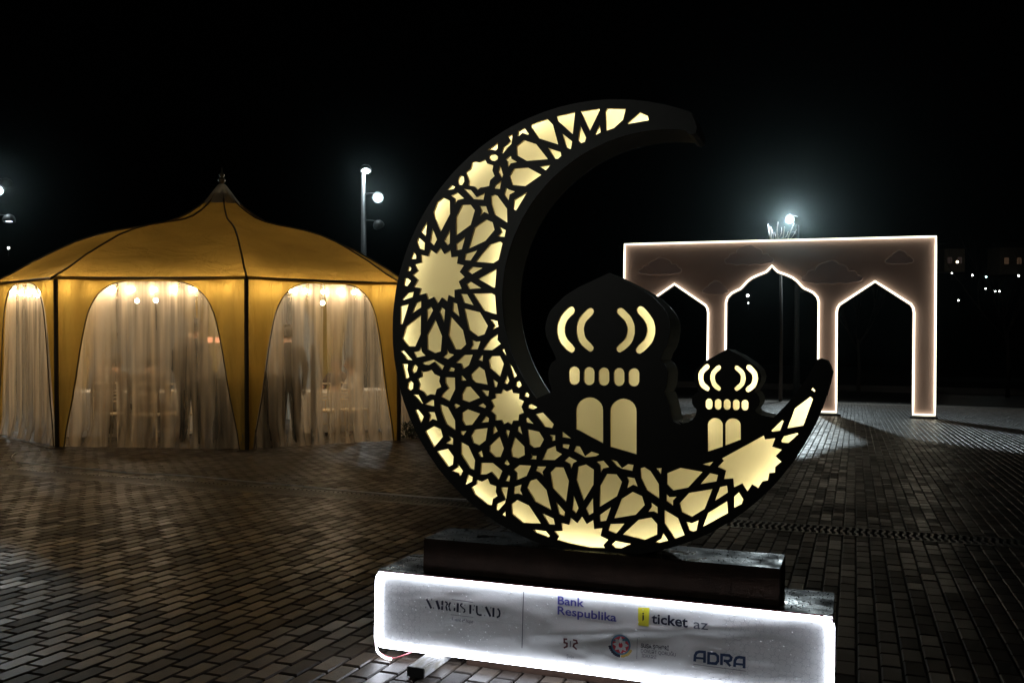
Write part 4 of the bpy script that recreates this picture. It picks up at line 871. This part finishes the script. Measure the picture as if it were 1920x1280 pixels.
for u,lab in ((394,'left of two square orange lanterns behind the standing man'),(408,'right of two square orange lanterns behind the standing man')):
    p=ray_to(u,637,17.6); o=empty('table_lantern',Matrix.Translation(p),lab,'lantern','square orange lanterns'); b=MBuf(); b.box(-.038,.038,-.038,.038,-.05,.05,.006); b.build('shade',M_RED,o); b=MBuf(); b.tube([(0,0,-.05),(0,0,ground_z(p.x,p.y)-p.z)],.008,5); b.build('stand',M_FRAME,o)
p=ray_to(198,635,15.6); o=empty('black_screen',Matrix.Translation(p),'dark box on a stand behind the left side of the front curtain','screen'); b=MBuf(); b.box(-.175,.175,-.09,.09,-.115,.115,.02); b.build('housing',M_DARK,o); b=MBuf(); b.tube([(0,0,-.11),(0,0,ground_z(p.x,p.y)-p.z)],.02,6); b.build('stand',M_DARK,o)

p=place(587,14.9); zt=ray_to(587,646,14.9).z-p.z
o=empty('upright_bar',Matrix.Translation(p),'slim dark upright bar standing in the gap between the right window curtains','post'); b=MBuf(); b.box(-.035,.035,-.03,.03,0,zt,.008); b.build('shaft',M_DARK,o); b=MBuf(); b.box(-.14,.14,-.14,.14,0,.02,.004); b.build('foot_plate',M_DARK,o)
p=place(772,15.9)
o=empty('low_shrub',Matrix.Translation(p),'small dark shrub on the ground at the right foot of the tent','shrub'); b=MBuf(); rs=random.Random(5)
for i in range(7):
    a=i*.9; b.tube([(0,0,0),(.10*math.cos(a),.10*math.sin(a),.14),(.2*math.cos(a),.2*math.sin(a),.24+.05*rs.random())],[.008,.006,.003],5)
b.build('stem',M_BARK,o); b=MBuf()
for i in range(420):
    a=rs.uniform(0,2*PI); q=rs.random()**.5*.30; z=rs.uniform(.02,.34-.35*q); c=Vector((q*math.cos(a),q*math.sin(a),z)); u_=Vector((rs.uniform(-1,1),rs.uniform(-1,1),rs.uniform(-.3,1))).normalized()*.035; v_=u_.cross(Vector((rs.random(),rs.random(),.3))).normalized()*.012
    b.add([c-u_,c+v_,c+u_,c-v_],[(0,1,2,3)])
b.build('foliage',mat('dark_green_leaf',(.03,.045,.02),.5),o)
def person(base,rz,joints,edges,parts,label,clothes,skin_z,group=None):
    """one continuous skinned body; joints: name->(x,y,z,r)"""
    root=empty('person',Matrix.Translation(base)@Matrix.Rotation(rz,4,'Z'),label,'person',group)
    names_=list(joints); idx={n_:i for i,n_ in enumerate(names_)}
    me=bpy.data.meshes.new('body'); me.from_pydata([joints[n_][:3] for n_ in names_],[(idx[a],idx[b]) for a,b in edges],[]); 
    ob=bpy.data.objects.new('body',me); COL.objects.link(ob)
    md=ob.modifiers.new('s','SKIN'); 
    for n_ in names_:
        r=joints[n_][3]; sv=me.skin_vertices[0].data[idx[n_]]; sv.radius=(r,r) if not isinstance(r,tuple) else r
        sv.use_root=(n_=='pelvis')
    sd=ob.modifiers.new('d','SUBSURF'); sd.levels=1; sd.render_levels=1
    dg=bpy.context.evaluated_depsgraph_get(); dg.update(); m2=bpy.data.meshes.new_from_object(ob.evaluated_get(dg)); bpy.data.objects.remove(ob)
    m2.name='body'; m2.materials.clear(); m2.materials.append(clothes); m2.materials.append(M_SKIN)
    hd=Vector(joints['head'][:3]); hl=[Vector(joints[q][:3]) for q in ('hand_l','hand_r')]
    for p_ in m2.polygons:
        c=p_.center; p_.use_smooth=True
        if (c-hd).length<.17 or any((c-h_).length<.085 for h_ in hl): p_.material_index=1
    o=link(bpy.data.objects.new('body',m2),root)
    # head, face and hair
    b=MBuf(); sphere(b,(hd.x,hd.y,hd.z+.02),.098,10,1.22); b.tube([(hd.x,hd.y+.09,hd.z+.03),(hd.x,hd.y+.118,hd.z-.005),(hd.x,hd.y+.09,hd.z-.015)],[.008,.014,.008],6)
    for sx in (-1,1): b.tube([(hd.x+sx*.095,hd.y,hd.z+.04),(hd.x+sx*.104,hd.y-.01,hd.z+.01),(hd.x+sx*.094,hd.y,hd.z-.02)],[.008,.014,.008],6)
    b.build('head',M_SKIN,root,True)
    b=MBuf(); 
    for sx in (-1,1): sphere(b,(hd.x+sx*.035,hd.y+.088,hd.z+.03),.011,6)
    b.box(hd.x-.025,hd.x+.025,hd.y+.088,hd.y+.098,hd.z-.052,hd.z-.044); b.build('eyes_and_mouth',M_HAIR,root,True)
    b=MBuf(); prof_=[(.0,.135),(.05,.125),(.085,.095),(.105,.05),(.108,.0),(.10,-.045),(.085,-.06)]; b.lathe(prof_,14,(hd.x,hd.y-.018,hd.z+.02)); 
    b.build('hair',M_HAIR,root,True)
    for h_,s_ in zip(hl,(-1,1)):
        for fi in range(5):
            b0=h_+Vector((s_*(-.025+fi*.014),.0,-.02)); ln=(.045,.07,.075,.068,.05)[fi]
            if fi==0: b0=h_+Vector((-s_*.03,.01,.01))
            b=MBuf(); b.tube([b0,b0+Vector((0,.012,-ln*.5)),b0+Vector((0,.03,-ln*.9))],[.0095,.009,.007],6); b.build('finger',M_SKIN,root,True)
    return root
E_=[('pelvis','waist'),('waist','chest'),('chest','neck'),('neck','head'),('chest','sh_l'),('sh_l','el_l'),('el_l','wr_l'),('wr_l','hand_l'),('chest','sh_r'),('sh_r','el_r'),('el_r','wr_r'),('wr_r','hand_r'),
    ('pelvis','hip_l'),('hip_l','kn_l'),('kn_l','an_l'),('an_l','toe_l'),('pelvis','hip_r'),('hip_r','kn_r'),('kn_r','an_r'),('an_r','toe_r')]
def standing(h=1.78,lean=0.0,arm=0.0):
    s=h/1.78; J={'pelvis':(0,0,.95,.15),'waist':(0,0,1.12,.145),'chest':(0,.0,1.34,.155),'neck':(lean*.5,.02,1.53,.062),'head':(lean,.05,1.66,.07)}
    for n_,q in (('l',-1),('r',1)):
        J['sh_'+n_]=(q*.19,0,1.43,.075); J['el_'+n_]=(q*.26,.0+arm,1.14,.055); J['wr_'+n_]=(q*.22,.10+arm,.90,.04); J['hand_'+n_]=(q*.215,.13+arm,.82,.035)
        J['hip_'+n_]=(q*.095,0,.88,.115); J['kn_'+n_]=(q*.11,.01,.50,.085); J['an_'+n_]=(q*.12,-.02,.10,.06); J['toe_'+n_]=(q*.13,.16,.04,.042)
    return {k_:(v_[0]*s,v_[1]*s,v_[2]*s,v_[3]*s) for k_,v_ in J.items()}
def seated(lean=.08):
    J={'pelvis':(0,0,.52,.15),'waist':(0,.02,.68,.14),'chest':(0,lean*.7,.90,.15),'neck':(0,lean+.02,1.08,.06),'head':(0,lean+.07,1.20,.07)}
    for n_,q in (('l',-1),('r',1)):
        J['sh_'+n_]=(q*.19,lean*.7,.98,.072); J['el_'+n_]=(q*.25,lean+.12,.74,.052); J['wr_'+n_]=(q*.16,lean+.34,.80,.038); J['hand_'+n_]=(q*.14,lean+.41,.81,.034)
        J['hip_'+n_]=(q*.1,.04,.50,.115); J['kn_'+n_]=(q*.13,.44,.50,.085); J['an_'+n_]=(q*.13,.42,.10,.055); J['toe_'+n_]=(q*.13,.57,.04,.04)
    return J
person(place(357,13.85),R(-12),standing(1.86,.05),E_,None,'person in a long dark suit standing with their back to us behind the front curtain',M_SUIT,0)
person(place(540,14.38),R(8),standing(1.80,-.02),E_,None,'blurred dark figure standing behind the left side of the right tent window',M_SUIT,0)
person(place(180,14.6)+Vector((0,0,0)),R(-70),seated(.04),E_,None,'person in brown seated in profile at the left edge of the front window',M_BRN,0)
person(place(212,14.42),R(10),seated(.1),E_,None,'person in brown seated with their back to us on the left ladder-back chair',M_BRN,0)
person(place(277,14.32),R(8),seated(.12),E_,None,'person in brown seated on the pale chair at the middle of the front window',M_BRN,0)
person(place(391,17.2),R(180),seated(.06),E_,None,'distant guest in dark clothes facing us beneath the two orange lanterns',M_SUIT,0)
person(place(634,17.9),R(170),seated(.05),E_,None,'guest in dark clothes in the right tent window, farther of two',M_TAUPE,0)
person(place(668,17.0),R(120),seated(.05),E_,None,'guest in a pale shirt in the right tent window, nearer of two',M_SHIRT,0)

# ------------------------------------------------------------------ street lamps
def lamp_post(x,y,top,label,heads,cap=True,power=0):
    gz=ground_z(x,y); o=empty('street_lamp',Matrix.Translation((x,y,gz)),label,'street lamp','floodlight poles round the plaza')
    H_=top-gz; b=MBuf(); b.tube([(0,0,0),(0,0,H_)],[.13,.065],12); b.build('pole',M_POLE,o,True)
    b=MBuf(); b.box(-.2,.2,-.2,.2,0,.03,.005); b.build('base_plate',M_POLE,o)
    for (hx,hz,hy,aim,on,pw) in heads:
        # hx,hz offset of the head from the pole foot; aim: direction of the beam
        z=hz-gz; q=Vector((hx,hy,z)); d=Vector(aim).normalized(); up=Vector((0,0,1)); s=d.cross(up).normalized() if abs(d.z)<.98 else Vector((1,0,0)); M_=Matrix((s,s.cross(d),-d)).transposed().to_4x4()
        h=MBuf(); h.lathe([(.0,.15),(.06,.145),(.13,.10),(.175,.02),(.18,-.06),(.165,-.075)],18); e=h.build('lamp_head',M_POLE,o,True); e.matrix_world=Matrix.Translation(q+Vector((x,y,gz)))@M_
        l=MBuf(); l.lathe([(.0,-.068),(.095,-.068)],18); l=l.build('lens',M_LENS if on else M_LENSD,e); l.matrix_world=e.matrix_world.copy()
        b=MBuf(); b.tube([(0,0,z+.12),(hx*.5,hy*.5,z+.13),tuple(q+Vector((0,0,.10)))],.022,6); b.build('arm',M_POLE,o,True)
        if pw:
            ld=bpy.data.lights.new('floodlight','SPOT'); ld.energy=pw; ld.color=(.80,.95,1.0) if y>0 else (1.0,.98,.84); ld.spot_size=R(118); ld.spot_blend=.5; ld.shadow_soft_size=.15
            lo=bpy.data.objects.new('floodlight',ld); COL.objects.link(lo); lo.parent=e; lo.location=(0,0,-.10)
    return o
lamp_post(-4.68,30,6.15,'tall lamp pole rising behind the right side of the tent roof',[(.08,6.22,-.05,(.1,-.5,-1),True,25),(.50,5.32,-.3,(.1,-1,-.55),True,120),(.44,4.51,.2,(.3,.6,-.8),False,0)])
lamp_post(10.80,36,5.1,'lamp pole standing behind the middle arch of the pink gate',[(-.38,5.30,-.3,(-.2,-1,-.6),True,3200),(-.12,4.72,.1,(.5,.5,-.8),False,0)])
lamp_post(-15.45,28,6.6,'lamp pole just beyond the left edge with heads peeking into view',[(.48,5.27,-.3,(.35,-1,-.55),True,170),(.52,5.51,.1,(0,.4,-1),False,0),(.70,4.43,-.1,(.1,-.12,-1),False,0)])

# the lamp behind the viewer whose reflection glints on the crescent's front sheet
lamp_post(-11.6,-8.9,6.9,'lamp pole on the near left side of the plaza facing the crescent',[(.5,5.95,.3,(.75,1,-.42),True,420)])
# ------------------------------------------------------------------ bare trees and far lights
def bare_tree(u,y,h,label,seed,spread=.55):
    rr=random.Random(seed); p=place(u,y); o=empty('bare_tree',Matrix.Translation(p),label,'tree'); tr=MBuf(); br_=MBuf()
    tr.tube([(0,0,0),(.03,0,h*.2),(-.02,.03,h*.42)],[.10,.08,.06],8); tr.build('trunk',M_BARK,o,True)
    def grow(a,d,l,r,dep):
        pts=[a];q=a.copy();dd=d.copy()
        for i in range(4): dd=(dd+Vector((rr.uniform(-.18,.18),rr.uniform(-.18,.18),.12))).normalized(); q=q+dd*l/4; pts.append(q.copy())
        br_.tube(pts,[r,r*.85,r*.7,r*.55,r*.4],5)
        if dep:
            for _ in range(3): grow(pts[rr.choice((2,3,4))],(dd+Vector((rr.uniform(-1,1),rr.uniform(-1,1),rr.uniform(-.1,.5)))*spread).normalized(),l*rr.uniform(.55,.75),r*.5,dep-1)
    for i in range(5):
        a=i*2*PI/5+rr.uniform(-.3,.3); grow(Vector((-.02,.03,h*rr.uniform(.3,.42))),Vector((math.cos(a)*.6,math.sin(a)*.6,.9)).normalized(),h*.34,.04,3)
    br_.build('crown',M_BARK,o,True)
TY=34.0
def limb_tree(limbs,u0,label):
    p=place(u0,TY); o=empty('bare_tree',Matrix.Translation(p),label,'tree'); a=ray_to(u0,508,TY)-p
    b=MBuf(); b.tube([(0,0,0),(.02,0,a.z*.5),tuple(a)],[.07,.055,.04],8); b.build('trunk',M_BARK,o,True)
    for L_ in limbs:
        pts=[tuple(a)]+[tuple(ray_to(u,v,TY+.1*i)-p) for i,(u,v) in enumerate(L_)]; pts=catmull(pts,4); m_=len(pts)
        b=MBuf(); b.tube(pts,[.035*(1-.75*i/m_) for i in range(m_)],5)
        q=pts[m_//2]; e=pts[-2]; b.tube([q,((q[0]+e[0])/2+.10,q[1],(q[2]+e[2])/2-.05),(e[0]+.14,e[1],e[2]-.12)],[.016,.012,.006],5)
        b.build('limb',M_TWIG,o,True)
M_TWIG=mat('lamplit_twig',(.30,.25,.20),.4)  # limbs coloured paler than the bark to put in the lamplight
limb_tree([[(1455,480),(1443,442),(1440,420)],[(1458,468),(1447,448),(1445,425)],[(1462,465),(1457,438),(1459,416)],[(1466,466),(1469,440),(1471,425)],[(1472,470),(1478,445),(1489,418)],[(1456,490),(1446,470),(1436,455)]],1464,'bare tree whose twig tips catch lamplight above the pink gate')
bare_tree(1890,42,7.0,'thin bare forked tree in the dark at the right edge',8)
bare_tree(1610,44,6.0,'dim bare tree seen in the dark through the right arch',12)
for i,(u,v,d_,m_,r_,lab) in enumerate(((1795,491,140,M_FAR2,.18,'warm hillside light highest of those right of the gate'),(1785,512,140,M_FAR1,.11,'small white hillside light just beside the gate top corner'),(1823,516,140,M_FAR1,.13,'small white hillside light left of the teal one'),(1849,519,140,M_FAR3,.12,'teal hillside light right of the gate'),(1910,517,140,M_FAR1,.13,'white hillside light at the far right edge'),(1866,546,140,M_FAR1,.11,'left of a close pair of white hillside lights'),(1874,546,140,M_FAR1,.11,'right of a close pair of white hillside lights'),(1797,563,140,M_FAR1,.11,'lowest white hillside light beside the gate'),(1848,541,140,M_FAR1,.09,'faintest hillside light just left of the close pair'),(1402,554,140,M_FAR1,.2,'white hillside light seen through the middle arch'),(1403,568,140,M_FAR1,.09,'dim spark below the light in the middle arch'),(16,465,120,M_FAR1,.14,'single white spark low over the left tent roof'))):
    p=ray_to(u,v,d_); o=empty('distant_lamp',Matrix.Translation(p),lab,'distant light','lights on the dark hillside'); b=MBuf(); sphere(b,(0,0,0),r_,8); b.build('glow_globe',m_,o,True); b=MBuf(); b.tube([(0,0,-r_),(0,0,-1)],.03,5); b.build('pole',M_POLE,o)
def house(u,v,d_,w_,h_,label,lit):
    p=ray_to(u,v,d_); o=empty('hillside_house',Matrix.Translation(p),label,'house'); b=MBuf(); b.box(-w_/2,w_/2,0,4,-h_/2,h_/2); b.build('wall',mat('house_wall',(.30,.22,.16),.8),o)
    b=MBuf(); b.add([(-w_/2-.3,-.3,h_/2),(w_/2+.3,-.3,h_/2),(w_/2+.3,4.3,h_/2),(-w_/2-.3,4.3,h_/2),(-w_/2,2,h_/2+1),(w_/2,2,h_/2+1)],[(0,1,5,4),(2,3,4,5),(0,4,3),(1,2,5)]); b.build('roof',mat('dark_roof',(.05,.04,.04),.8),o)
    for x in (-w_*.25,w_*.25):
        b=MBuf(); b.box(x-.35,x+.35,-.05,-.01,-.5,.5); b.build('window',lit,o)
    return o
M_WIN=emis('lit_window',(1,.6,.35),.04); M_WIN2=emis('faint_window',(1,.7,.6),.02)
house(1790,488,150,3.2,3.6,'dim hillside house beside the highest warm light',M_WIN2)
house(1899,489,150,4.0,4.2,'warmly lit hillside house at the right edge',M_WIN)
m=bpy.data.materials.new('night_mist'); m.use_nodes=True; nt=m.node_tree; nt.nodes.clear(); o_=N(m,'ShaderNodeOutputMaterial'); pv_=N(m,'ShaderNodeVolumePrincipled')
pv_.inputs['Density'].default_value=.00016; pv_.inputs['Anisotropy'].default_value=.965; pv_.inputs['Color'].default_value=(.75,.95,.95,1); L(m,pv_.outputs[0],o_.inputs['Volume'])
b=MBuf(); b.box(-120,120,-18,175,-11,28); hz=b.build('haze',m); hz['kind']='stuff'
